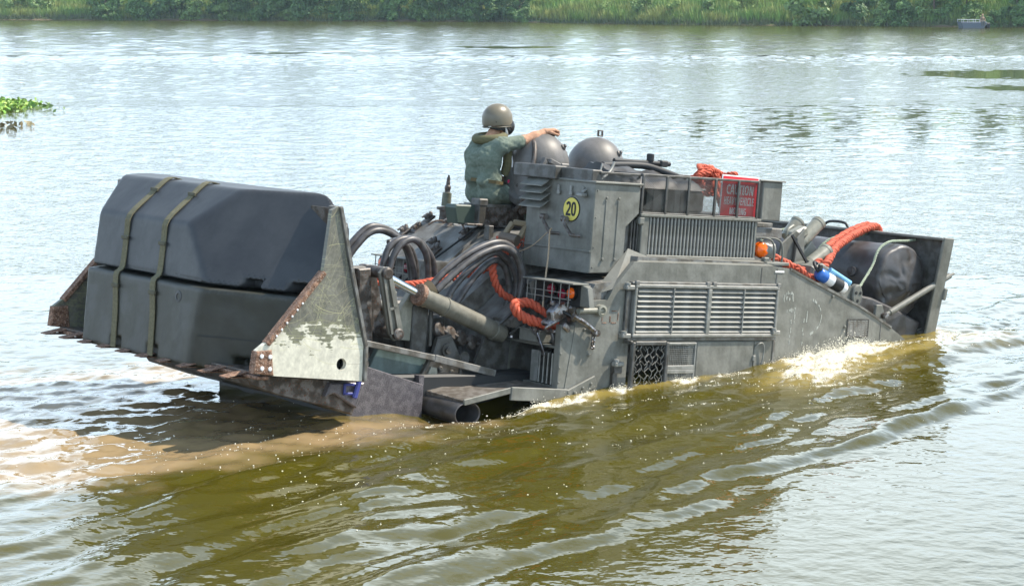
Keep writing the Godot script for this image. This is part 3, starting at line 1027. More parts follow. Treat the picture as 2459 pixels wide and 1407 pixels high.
func make_materials() -> void:
	var t_paint := mottled(41, 256, Color(0.84, 0.84, 0.82), Color(0.97, 0.97, 0.96), 0.014, 0.16, Color(0, 0, 0, 0), 0.62, 0.13, 26)
	var t_dirt := mottled(42, 256, Color(0.74, 0.71, 0.67), Color(1.0, 1.0, 1.0), 0.018, 0.26, Color(0.95, 0.88, 0.78), 0.76)
	var t_steel := mottled(43, 256, Color(0.55, 0.50, 0.45), Color(1.0, 1.0, 1.0), 0.02, 0.35, Color(0.85, 0.55, 0.36), 0.70)
	var t_rust := mottled(44, 256, Color(0.40, 0.29, 0.225), Color(0.60, 0.46, 0.37), 0.03, 0.35, Color(0.74, 0.68, 0.62), 0.68)
	var t_plastic := mottled(45, 256, Color(0.72, 0.73, 0.75), Color(0.92, 0.92, 0.92), 0.012, 0.2, Color(0, 0, 0, 0), 0.62, 0.12, 70)
	var t_moss := mottled(46, 256, Color(0.62, 0.60, 0.42), Color(0.92, 0.92, 0.92), 0.012, 0.24, Color(0, 0, 0, 0), 0.62, 0.3, 60)
	var t_rubber := mottled(47, 256, Color(0.72, 0.68, 0.62), Color(1.0, 1.0, 1.0), 0.011, 0.25)
	var t_cloth := mottled(48, 256, Color(0.86, 0.88, 0.86), Color(1.0, 1.0, 1.0), 0.02, 0.12)
	var t_wet := mottled(49, 256, Color(0.70, 0.68, 0.69), Color(0.85, 0.83, 0.83), 0.02, 0.75)
	var bump := ImageTexture.create_from_image(noise(50, 0.03, 4).get_seamless_image(256, 256))
	var weave := ImageTexture.create_from_image(noise(51, 0.16, 2).get_seamless_image(256, 256))
	M.paint = mat(Color(0.475, 0.475, 0.452), 0.58, 0.0, t_paint, 0.9, bump, 0.25)
	M.paint_dull = mat(Color(0.46, 0.457, 0.442), 0.62, 0.0, t_dirt, 1.1, bump, 0.4)
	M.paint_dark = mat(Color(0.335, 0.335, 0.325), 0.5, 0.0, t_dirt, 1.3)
	M.paint_olive = mat(Color(0.40, 0.41, 0.345), 0.6, 0.0, t_dirt, 1.6)
	M.steel = mat(Color(0.42, 0.405, 0.39), 0.5, 0.15, t_steel, 1.7)
	M.bare = mat(Color(0.66, 0.66, 0.67), 0.32, 0.85, t_steel, 2.5)
	M.rust = mat(Color(0.92, 0.92, 0.92), 0.85, 0.0, t_rust, 2.2, bump, 0.6)
	M.chrome = mat(Color(0.86, 0.88, 0.9), 0.16, 1.0)
	M.black = mat(Color(0.12, 0.125, 0.13), 0.6)
	M.slat = mat(Color(0.55, 0.55, 0.535), 0.42, 0.0, t_paint, 2.0)
	M.rubber = mat(Color(0.30, 0.295, 0.30), 0.42, 0.0, t_rubber, 1.4)
	M.hose = mat(Color(0.31, 0.305, 0.31), 0.42, 0.0, t_rubber, 3.0)
	M.plastic = mat(Color(0.245, 0.25, 0.256), 0.5, 0.0, t_plastic, 0.8, bump, 0.2)
	M.plastic_mossy = mat(Color(0.225, 0.23, 0.212), 0.48, 0.0, t_moss, 0.7, bump, 0.2)
	M.dome = mat(Color(0.43, 0.415, 0.405), 0.5, 0.0, t_paint, 1.5)
	M.webbing = mat(Color(0.42, 0.395, 0.30), 0.85, 0.0, t_cloth, 6.0)
	M.orange = mat(Color(0.80, 0.36, 0.25), 0.75, 0.0, t_cloth, 9.0)
	M.cord = mat(Color(0.66, 0.58, 0.48), 0.8)
	M.pale_cord = mat(Color(0.62, 0.66, 0.57), 0.75)
	M.wet_plate = mat(Color(0.46, 0.45, 0.46), 0.3, 0.0, t_wet, 2.4)
	M.amber = mat(Color(0.93, 0.40, 0.06), 0.18)
	M.red = mat(Color(0.50, 0.05, 0.16), 0.2)
	M.yellow = mat(Color(0.83, 0.77, 0.36), 0.55)
	M.ink = mat(Color(0.06, 0.06, 0.06), 0.6)
	M.white = mat(Color(0.88, 0.88, 0.88), 0.5)
	M.sign_red = mat(Color(0.84, 0.11, 0.18), 0.5)
	M.blue = mat(Color(0.17, 0.39, 0.70), 0.35)
	M.pale_blue = mat(Color(0.45, 0.66, 0.80), 0.4)
	M.cyl = mat(Color(0.56, 0.555, 0.51), 0.45, 0.0, t_paint, 2.2)
	M.cloth = mat(Color(1, 1, 1), 0.85, 0.0, t_cloth, 5.0, weave, 0.25)
	M.tag_blue = mat(Color(0.22, 0.25, 0.52), 0.5)

const NEAR := 1.4

func build_vehicle() -> void:
	V = Node3D.new()
	V.name = "amphibious_tractor"
	add_child(V)
	V.transform = VT
	tag(V, "grey armoured amphibious engineer tractor swimming in the lake with raised bucket", "armoured vehicle")
	build_hull()
	build_engine_box()
	build_louvers()
	build_top()
	build_stern()
	build_bucket()
	build_bow()

func bolt(m: MB, p: Vector3, axis: Vector3, r := 0.012, h := 0.012) -> void:
	m.lathe(p, axis, [Vector2(0, r), Vector2(h * 0.7, r), Vector2(h, r * 0.6), Vector2(h, 0)], 8)

func build_hull() -> void:
	var m := MB.new()
	# body: high armoured stern on the far side, lower on the near side
	var tail := [Vector2(0.4, 1.25), Vector2(2.1, 1.22), Vector2(2.45, 0.95), Vector2(4.1, 0.2), Vector2(4.1, -0.7)]
	m.pz([Vector2(-0.45, -0.7), Vector2(-0.45, 0.25), Vector2(-0.3, 0.9), Vector2(0.1, 1.22)] + tail, -1.3, -0.552)
	m.pz([Vector2(-0.9, -0.7), Vector2(-0.9, 0.3), Vector2(-0.82, 0.50), Vector2(0.1, 1.22)] + tail, -0.55, 0.36)
	m.pz([Vector2(-0.6, -0.7), Vector2(-0.6, 0.3), Vector2(-0.55, 0.50), Vector2(-0.10, 0.86), Vector2(0.38, 0.95), Vector2(0.45, 1.14), Vector2(2.02, 1.12), Vector2(2.3, 0.9), Vector2(4.1, 0.2), Vector2(4.1, -0.7)], 0.362, 0.62)
	m.pz([Vector2(0.1, -0.7), Vector2(0.1, 0.42), Vector2(-0.50, 0.48), Vector2(-0.50, 0.54), Vector2(-0.10, 0.86), Vector2(0.38, 0.95), Vector2(0.45, 1.14), Vector2(2.02, 1.12), Vector2(2.3, 0.9), Vector2(4.1, 0.2), Vector2(4.1, -0.7)], 0.622, 0.86)
	m.pz([Vector2(-0.24, 0.42), Vector2(-0.2, 0.6), Vector2(-0.02, 0.9), Vector2(0.38, 0.95), Vector2(0.45, 1.14), Vector2(2.02, 1.12), Vector2(2.3, 0.9), Vector2(4.1, 0.2), Vector2(4.1, -0.7), Vector2(2.2, -0.7), Vector2(2.2, 0.93), Vector2(0.27, 0.93), Vector2(0.27, 0.42)], 0.862, 1.08)
	m.box(Vector3(0.185, 0.0, 0.98), Vector3(0.17, 0.84, 0.73))
	m.pz([Vector2(-0.24, 0.42), Vector2(-0.2, 0.6), Vector2(-0.02, 0.9), Vector2(0.38, 0.95), Vector2(0.45, 1.14), Vector2(2.02, 1.12), Vector2(2.3, 0.9), Vector2(4.1, 0.2), Vector2(4.1, -0.7), Vector2(2.2, -0.7), Vector2(2.2, 0.93), Vector2(0.27, 0.93), Vector2(0.27, 0.42)], 1.082, 1.345)
	m.box(Vector3(-0.13, -0.02, 1.0), Vector3(0.44, 0.03, 0.72))
	part("hull", m, M.paint_dull, V)
	# near side plate
	m = MB.new()
	var side := [Vector2(-0.33, -0.7), Vector2(-0.33, 0.01), Vector2(-0.26, 0.56), Vector2(-0.21, 0.71), Vector2(-0.14, 0.76), Vector2(0.08, 0.77), Vector2(0.14, 0.87), Vector2(0.36, 1.10), Vector2(2.1, 1.095), Vector2(2.27, 1.08), Vector2(2.53, 0.99), Vector2(3.28, 0.74), Vector2(3.77, 0.54), Vector2(4.25, 0.3), Vector2(4.25, -0.7)]
	m.pz([Vector2(-0.33, -0.7), Vector2(-0.33, 0.01), Vector2(-0.26, 0.56), Vector2(-0.21, 0.71), Vector2(-0.14, 0.76), Vector2(0.08, 0.77), Vector2(0.14, 0.87), Vector2(0.36, 1.10), Vector2(0.36, 0.905), Vector2(0.36, -0.7)], 1.35, NEAR)
	m.pz([Vector2(0.36, 0.903), Vector2(0.36, 1.10), Vector2(2.1, 1.095), Vector2(2.12, 1.09), Vector2(2.12, 0.903)], 1.35, NEAR)
	m.pz([Vector2(2.12, -0.7), Vector2(2.12, 1.09), Vector2(2.27, 1.08), Vector2(2.53, 0.99), Vector2(3.28, 0.74), Vector2(3.77, 0.54), Vector2(4.25, 0.3), Vector2(4.25, -0.7)], 1.35, NEAR)
	m.box(Vector3(1.24, 0.44, 1.375), Vector3(1.76, 0.07, 0.05))
	m.box(Vector3(1.60, -0.14, 1.375), Vector3(1.04, 1.09, 0.05))
	m.box(Vector3(0.72, -0.37, 1.375), Vector3(0.72, 0.66, 0.05))
	# chamfer between the side and the cooling grille, with its sloping stern end
	m.quad(Vector3(0.36, 1.095, 1.395), Vector3(2.1, 1.092, 1.395), Vector3(2.04, 1.135, 1.25), Vector3(0.66, 1.135, 1.25))
	m.quad(Vector3(0.14, 0.865, 1.395), Vector3(0.36, 1.095, 1.395), Vector3(0.66, 1.135, 1.25), Vector3(0.44, 1.2, 1.22))
	m.quad(Vector3(-0.02, 0.80, 1.30), Vector3(0.14, 0.865, 1.395), Vector3(0.44, 1.2, 1.22), Vector3(0.34, 0.9, 1.1))
	part("side_plate", m, M.paint, V)
	m = MB.new()
	m.pz(side, -1.4, -1.35, 0.008)
	part("side_plate", m, M.paint, V)
	# stern post by the water jet, flange bolts, weld seams of the side
	m = MB.new()
	m.box(Vector3(-0.315, 0.29, 1.37), Vector3(0.17, 0.53, 0.05), 0.006)
	m.box(Vector3(-0.40, 0.29, 1.36), Vector3(0.02, 0.54, 0.075), 0.005)
	part("stern_post", m, M.paint, V)
	m = MB.new()
	for p in [Vector2(-0.09, 0.31), Vector2(-0.16, 0.52), Vector2(2.9, 0.83), Vector2(3.1, 0.55), Vector2(2.0, 0.22)]:
		bolt(m, Vector3(p.x, p.y, NEAR), Vector3.BACK, 0.014, 0.02)
	for y in [0.08, 0.2, 0.32, 0.44]: bolt(m, Vector3(-0.40, y, 1.398), Vector3.BACK, 0.01, 0.01)
	part("hull_bolts", m, M.paint, V)
	m = MB.new()
	m.box(Vector3(2.13, 0.98, 1.402), Vector3(0.012, 0.2, 0.006), 0.002)
	m.box(Vector3(1.93, 0.99, 1.402), Vector3(0.010, 0.18, 0.005), 0.002)
	m.box(Vector3(2.16, 0.3, 1.403), Vector3(0.025, 1.2, 0.01), 0.003)
	m.box(Vector3(3.62, 0.35, 1.402), Vector3(0.012, 0.55, 0.006), 0.002)
	m.beam(Vector3(2.3, 1.075, 1.40), Vector3(2.53, 0.995, 1.40), 0.02, 0.02)
	m.beam(Vector3(2.53, 0.995, 1.40), Vector3(3.28, 0.745, 1.40), 0.02, 0.02)
	m.beam(Vector3(3.28, 0.745, 1.40), Vector3(3.77, 0.545, 1.40), 0.02, 0.02)
	part("weld_seam", m, M.paint_dull, V)
	m = MB.new()
	m.box(Vector3(2.16, 1.045, 1.404), Vector3(0.12, 0.016, 0.005), 0.002)
	part("white_mark", m, M.white, V)
	# worn paint marks: streaks of old white lettering
	m = MB.new()
	var r := RandomNumberGenerator.new()
	r.seed = 3
	for s in [[2.26, 0.86, 0.10, 0.012], [2.26, 0.81, 0.12, 0.014], [2.24, 0.84, 0.014, 0.05], [2.36, 0.84, 0.012, 0.05], [2.29, 0.70, 0.13, 0.012], [2.40, 0.75, 0.012, 0.16], [2.36, 0.62, 0.012, 0.22], [2.53, 0.62, 0.013, 0.24], [2.57, 0.70, 0.01, 0.12]]:
		for k in 7:
			var x: float = s[0] + r.randf() * s[2]
			var y: float = s[1] - r.randf() * s[3]
			m.box(Vector3(x, y, 1.4015), Vector3(r.randf_range(0.004, 0.012), r.randf_range(0.01, 0.04), 0.002), 0.0)
	for k in 26:
		var a := r.randf_range(-1.2, 1.2)
		m.box(Vector3(2.55 + cos(a) * 0.22, 0.64 + sin(a) * 0.17, 1.4015), Vector3(0.008, r.randf_range(0.008, 0.03), 0.002), 0.0)
	part("worn_lettering", m, mat(Color(0.66, 0.67, 0.64), 0.7), V)
	m = MB.new()
	for s in [[0.06, 0.68, 0.05, 0.008], [0.06, 0.58, 0.05, 0.008], [0.035, 0.63, 0.008, 0.07], [0.17, 0.68, 0.06, 0.008], [0.17, 0.58, 0.06, 0.008], [0.215, 0.63, 0.008, 0.07], [0.125, 0.61, 0.012, 0.05]]:
		m.box(Vector3(s[0], s[1], 1.4015), Vector3(s[2], s[3], 0.003), 0.0)
	stuff(part("rust_mark", m, M.rust, V))
	# data plate with its rows of stamped lettering
	m = MB.new()
	m.box(Vector3(3.285, 0.54, 1.403), Vector3(0.30, 0.16, 0.008), 0.003)
	part("data_plate", m, M.paint_dull, V)
	m = MB.new()
	for k in 7:
		for j in 5:
			var w := r.randf_range(0.02, 0.045)
			m.box(Vector3(3.17 + j * 0.055 + w * 0.5, 0.602 - k * 0.02, 1.408), Vector3(w, 0.007, 0.002), 0.0)
	part("plate_lettering", m, M.slat, V)
	m = MB.new()
	for s in [[3.285, 0.622, 0.30, 0.008], [3.285, 0.458, 0.30, 0.008], [3.139, 0.54, 0.008, 0.16], [3.431, 0.54, 0.008, 0.16]]:
		m.box(Vector3(s[0], s[1], 1.408), Vector3(s[2], s[3], 0.006), 0.001)
	part("plate_frame", m, M.paint_dark, V)
	# lower side: cover panel and steps beyond the cages
	m = MB.new()
	m.box(Vector3(1.52, 0.19, 1.41), Vector3(0.72, 0.46, 0.035), 0.008)
	m.box(Vector3(1.98, 0.2, 1.405), Vector3(0.16, 0.44, 0.02), 0.006)
	part("side_cover", m, M.paint, V)
	m = MB.new()
	m.tube(spline([Vector3(1.90, 0.36, 1.42), Vector3(1.93, 0.40, 1.44), Vector3(1.98, 0.40, 1.44), Vector3(2.0, 0.34, 1.44), Vector3(1.99, 0.2, 1.43)]), 0.008, 6)
	m.box(Vector3(1.88, 0.27, 1.43), Vector3(0.03, 0.05, 0.03), 0.004)
	part("lifting_eye", m, M.slat, V)

func build_louvers() -> void:
	# recess behind, frame, two doors of slats, centre bars
	var b := Node3D.new()
	b.name = "louver_panel"
	V.add_child(b, true)
	var m := MB.new()
	m.box(Vector3(1.24, 0.685, 0.88), Vector3(1.72, 0.39, 0.01))
	part("radiator_core", m, M.paint_dull, b)
	m = MB.new()
	for y in [0.9, 0.475]: m.box(Vector3(1.24, y, 1.425), Vector3(1.78, 0.03, 0.06), 0.006)
	for x in [0.365, 2.115]: m.box(Vector3(x, 0.687, 1.425), Vector3(0.03, 0.395, 0.056), 0.006)
	m.box(Vector3(1.25, 0.687, 1.43), Vector3(0.05, 0.395, 0.05), 0.006)
	part("frame", m, M.slat, b)
	m = MB.new()
	m.box(Vector3(1.24, 0.925, 1.415), Vector3(1.84, 0.022, 0.05), 0.005)
	for x in [0.37, 1.22, 1.30, 2.12]: m.box(Vector3(x, 0.925, 1.44), Vector3(0.045, 0.04, 0.03), 0.005)
	m.box(Vector3(1.24, 0.445, 1.412), Vector3(1.84, 0.03, 0.04), 0.005)
	part("hinge_rail", m, M.paint_dull, b)
	var slat := MB.new()
	slat.prism(Vector3.ZERO, Vector3.BACK, Vector3.UP, [Vector2(-0.005, 0.014), Vector2(0.0, 0.018), Vector2(0.034, -0.012), Vector2(0.034, -0.019), Vector2(0.028, -0.019)], -0.415, 0.415)
	var sm := slat.mesh()
	for d in 2:
		for k in 9:
			var o := mpart("slat", sm, M.slat, b)
			o.position = Vector3(0.81 + d * 0.87, 0.865 - k * 0.0435, 1.412)
	m = MB.new()
	for x in [0.81, 1.68]: m.box(Vector3(x, 0.687, 1.45), Vector3(0.014, 0.39, 0.012), 0.003)
	part("centre_bar", m, M.slat, b)
	# hinge column left of the louvers
	m = MB.new()
	m.box(Vector3(0.30, 0.68, 1.41), Vector3(0.05, 0.46, 0.03), 0.005)
	m.box(Vector3(0.335, 0.68, 1.402), Vector3(0.02, 0.46, 0.02), 0.003)
	part("hinge_column", m, M.paint_dark, b)
	for p in [Vector3(0.28, 0.885, 1.44), Vector3(0.265, 0.475, 1.45), Vector3(2.12, 0.5, 1.44), Vector3(0.21, 0.235, 1.45)]:
		m = MB.new()
		m.box(p, Vector3(0.1, 0.04, 0.06), 0.008)
		m.lathe(p + Vector3(-0.02, 0.02, 0.005), Vector3.UP, [Vector2(0, 0.028), Vector2(0.02, 0.026), Vector2(0.026, 0.0)], 10)
		part("hinge", m, M.slat, b)
	m = MB.new()
	m.box(Vector3(0.20, 0.0, 1.42), Vector3(0.05, 0.5, 0.05), 0.008)
	m.box(Vector3(0.21, 0.20, 1.44), Vector3(0.09, 0.09, 0.05), 0.006)
	part("hinge_post", m, M.paint_dark, b)
	# two screen cages at the water line
	var cage := Node3D.new()
	cage.name = "intake_cage"
	V.add_child(cage, true)
	m = MB.new()
	for x in [0.305, 0.70]: m.box(Vector3(x, 0.2, 1.52), Vector3(0.035, 0.46, 0.04), 0.006)
	for y in [0.42, -0.005]: m.box(Vector3(0.502, y, 1.52), Vector3(0.36, 0.035, 0.036), 0.006)
	for x in [0.305, 0.70]: m.box(Vector3(x, 0.425, 1.46), Vector3(0.03, 0.025, 0.09), 0.004)
	part("cage_frame", m, M.paint_dark, cage)
	m = MB.new()
	var r := RandomNumberGenerator.new()
	r.seed = 8
	for k in 6:
		var pts := []
		for j in 17:
			var y := 0.41 - j * 0.026
			pts.append(Vector3(0.335 + k * 0.062 + (0.016 if (j + k) % 4 < 2 else -0.010) + 0.05 * (0.4 - y) * 0.3, y, 1.525 + r.randf_range(-0.003, 0.003)))
		m.tube(pts, 0.0032, 4)
	for k in 7:
		var pts := []
		for j in 9:
			pts.append(Vector3(0.32 + j * 0.045, 0.37 - k * 0.06 + (0.018 if j % 2 == 0 else -0.018), 1.52 + r.randf_range(-0.003, 0.003)))
		m.tube(pts, 0.0026, 4)
	part("wire_netting", m, M.slat, cage)
	m = MB.new()
	for y in [0.41, 0.205, 0.17, -0.02]: m.box(Vector3(0.905, y, 1.48), Vector3(0.38, 0.02 if absf(y - 0.19) > 0.05 else 0.035, 0.02), 0.004)
	for x in [0.73, 1.085]: m.box(Vector3(x, 0.19, 1.482), Vector3(0.018, 0.44, 0.016), 0.004)
	part("screen_frame", m, M.slat, cage)
	m = MB.new()
	for k in 17: m.box(Vector3(0.74 + k * 0.021, 0.19, 1.474), Vector3(0.0045, 0.42, 0.004))
	for k in 24: m.box(Vector3(0.907, 0.395 - k * 0.0175, 1.478), Vector3(0.34, 0.005, 0.004))
	var o := part("screen_mesh", m, M.slat, cage)
	o.set_meta("kind", "stuff")

func build_engine_box() -> void:
	var e := Node3D.new()
	e.name = "engine_box"
	V.add_child(e, true)
	var m := MB.new()
	m.pz([Vector2(0.0, 1.74), Vector2(0.0, 0.98), Vector2(0.29, 0.985), Vector2(0.39, 1.12), Vector2(0.39, 1.38), Vector2(0.53, 1.5), Vector2(0.53, 1.74)], 0.36, 1.23, 0.008)
	part("box", m, M.paint, e)
	m = MB.new()
	m.box(Vector3(0.262, 1.748, 0.79), Vector3(0.56, 0.02, 0.92), 0.005)
	part("lid", m, M.paint, e)
	m = MB.new()
	m.box(Vector3(-0.004, 1.16, 0.8), Vector3(0.012, 0.018, 0.86), 0.003)
	part("face_strip", m, M.paint, e)
	m = MB.new()   # ribs and rivets on the near face
	for x in [0.135, 0.275]:
		m.box(Vector3(x, 1.36, 1.232), Vector3(0.012, 0.48, 0.01), 0.004)
		bolt(m, Vector3(x, 1.62, 1.236), Vector3.BACK, 0.012, 0.012)
		bolt(m, Vector3(x, 1.10, 1.236), Vector3.BACK, 0.014, 0.012)
	for y in [1.68, 1.45, 1.2, 1.03]: bolt(m, Vector3(0.03, y, 1.23), Vector3.BACK, 0.007, 0.006)
	part("face_ribs", m, M.paint, e)
	for z in [0.78, 0.94, 1.09]:   # clips under the lid
		m = MB.new()
		m.box(Vector3(-0.012, 1.675, z), Vector3(0.02, 0.05, 0.022), 0.004)
		m.box(Vector3(-0.02, 1.635, z + 0.01), Vector3(0.016, 0.035, 0.035), 0.004)
		part("lid_clip", m, M.slat, e)
	# louvred vent
	var s := MB.new()
	s.prism(Vector3.ZERO, Vector3.LEFT, Vector3.UP, [Vector2(0.0, 0.045), Vector2(0.012, 0.045), Vector2(0.11, -0.012), Vector2(0.11, -0.022), Vector2(0.10, -0.022)], -0.145, 0.145, 0.003)
	var sm := s.mesh()
	for k in 4:
		var o := mpart("vent_slat", sm, M.paint, e)
		o.position = Vector3(-0.005, 1.695 - k * 0.062, 0.53)
	# hanging hooks
	for z in [0.66, 0.93]:
		m = MB.new()
		m.tube(spline([Vector3(-0.01, 1.41, z), Vector3(-0.05, 1.405, z), Vector3(-0.07, 1.38, z + 0.02), Vector3(-0.07, 1.30, z + 0.10), Vector3(-0.07, 1.285, z + 0.13), Vector3(-0.02, 1.285, z + 0.18)], 4), 0.016, 8)
		m.lathe(Vector3(-0.045, 1.415, z - 0.01), Vector3.FORWARD, [Vector2(-0.03, 0), Vector2(-0.03, 0.026), Vector2(0.03, 0.026), Vector2(0.03, 0)], 10)
		part("hook", m, M.steel, e)
	# number disc
	m = MB.new()
	m.lathe(Vector3(0.0, 1.50, 0.955), Vector3.LEFT, [Vector2(0, 0.105), Vector2(0.006, 0.105), Vector2(0.006, 0.0)], 36)
	part("disc_rim", m, M.ink, e)
	m = MB.new()
	m.lathe(Vector3(-0.006, 1.50, 0.955), Vector3.LEFT, [Vector2(0, 0.098), Vector2(0.003, 0.098), Vector2(0.003, 0.0)], 36)
	part("number_disc", m, M.yellow, e)
	text_part("number", "20", 0.165, M.ink, e, Vector3(-0.0105, 1.50, 0.955), Basis(Vector3.BACK, Vector3.UP, Vector3.LEFT), 0.125)
	# bent rod leaning from the box top
	m = MB.new()
	m.tube(spline([Vector3(0.50, 1.92, 0.9), Vector3(0.40, 1.82, 0.94), Vector3(0.05, 1.70, 1.1), Vector3(-0.05, 1.645, 1.12)], 6), 0.012, 7)
	m.tube(spline([Vector3(0.36, 1.90, 0.9), Vector3(0.30, 1.80, 0.93), Vector3(0.16, 1.75, 1.0)], 6), 0.009, 6)
	m.box(Vector3(-0.045, 1.63, 1.11), Vector3(0.07, 0.03, 0.08), 0.008)
	part("prop_rod", m, M.slat, e)
	# beam in front of the domes
	m = MB.new()
	m.box(Vector3(0.0, 1.80, 0.505), Vector3(0.14, 0.115, 0.55), 0.008)
	m.box(Vector3(0.06, 1.80, 0.98), Vector3(0.12, 0.10, 0.40), 0.008)
	part("cross_beam", m, M.paint_dark, e)
	# cooling grille on the near side
	var g := Node3D.new()
	g.name = "cooling_grille"
	V.add_child(g, true)
	m = MB.new()
	m.pz([Vector2(0.47, 1.21), Vector2(0.66, 1.13), Vector2(2.0, 1.12), Vector2(2.0, 1.47), Vector2(0.47, 1.49)], 0.3, 0.72)
	part("grille_housing", m, M.paint_dull, g)
	m = MB.new()
	m.box(Vector3(1.24, 1.482, 0.955), Vector3(1.54, 0.02, 0.47))
	m.box(Vector3(0.655, 1.31, 0.945), Vector3(0.02, 0.325, 0.45))
	m.box(Vector3(1.99, 1.31, 0.945), Vector3(0.02, 0.325, 0.45))
	m.box(Vector3(0.55, 1.32, 0.93), Vector3(0.18, 0.30, 0.44))
	part("grille_box", m, M.paint_dull, g)
	m = MB.new()
	m.box(Vector3(1.30, 1.49, 1.19), Vector3(1.50, 0.026, 0.09), 0.005)
	m.box(Vector3(1.33, 1.135, 1.20), Vector3(1.36, 0.03, 0.07), 0.006)
	m.box(Vector3(0.625, 1.31, 1.195), Vector3(0.09, 0.34, 0.05), 0.006)
	m.box(Vector3(2.0, 1.31, 1.19), Vector3(0.03, 0.35, 0.06), 0.006)
	m.box(Vector3(0.57, 1.44, 1.21), Vector3(0.07, 0.07, 0.05), 0.012)
	part("grille_frame", m, M.paint, g)
	m = MB.new()
	m.box(Vector3.ZERO, Vector3(0.019, 0.33, 0.045), 0.004)
	sm = m.mesh()
	for k in 31:
		var o := mpart("grille_bar", sm, M.slat, g)
		o.position = Vector3(0.695 + k * 0.0425, 1.313, 1.19)
	m = MB.new()   # ribs between recessed stern end and the chamfer
	for k in 3: m.box(Vector3(0.50 + k * 0.035, 1.32 - k * 0.02, 1.17), Vector3(0.014, 0.28, 0.03), 0.003)
	for k in 7: m.box(Vector3(0.80 + k * 0.19, 1.125, 1.245), Vector3(0.008, 0.012, 0.05), 0.002)
	stuff(part("grille_ribs", m, M.paint_dark, g))
	# coiled spring fender behind the engine box
	m = MB.new()
	for k in 4: m.tube([Vector3(-0.02, 1.05 + k * 0.028, 0.30), Vector3(-0.03, 1.09 + k * 0.028, 0.38)], 0.010, 6)
	part("spring", m, M.bare, V)

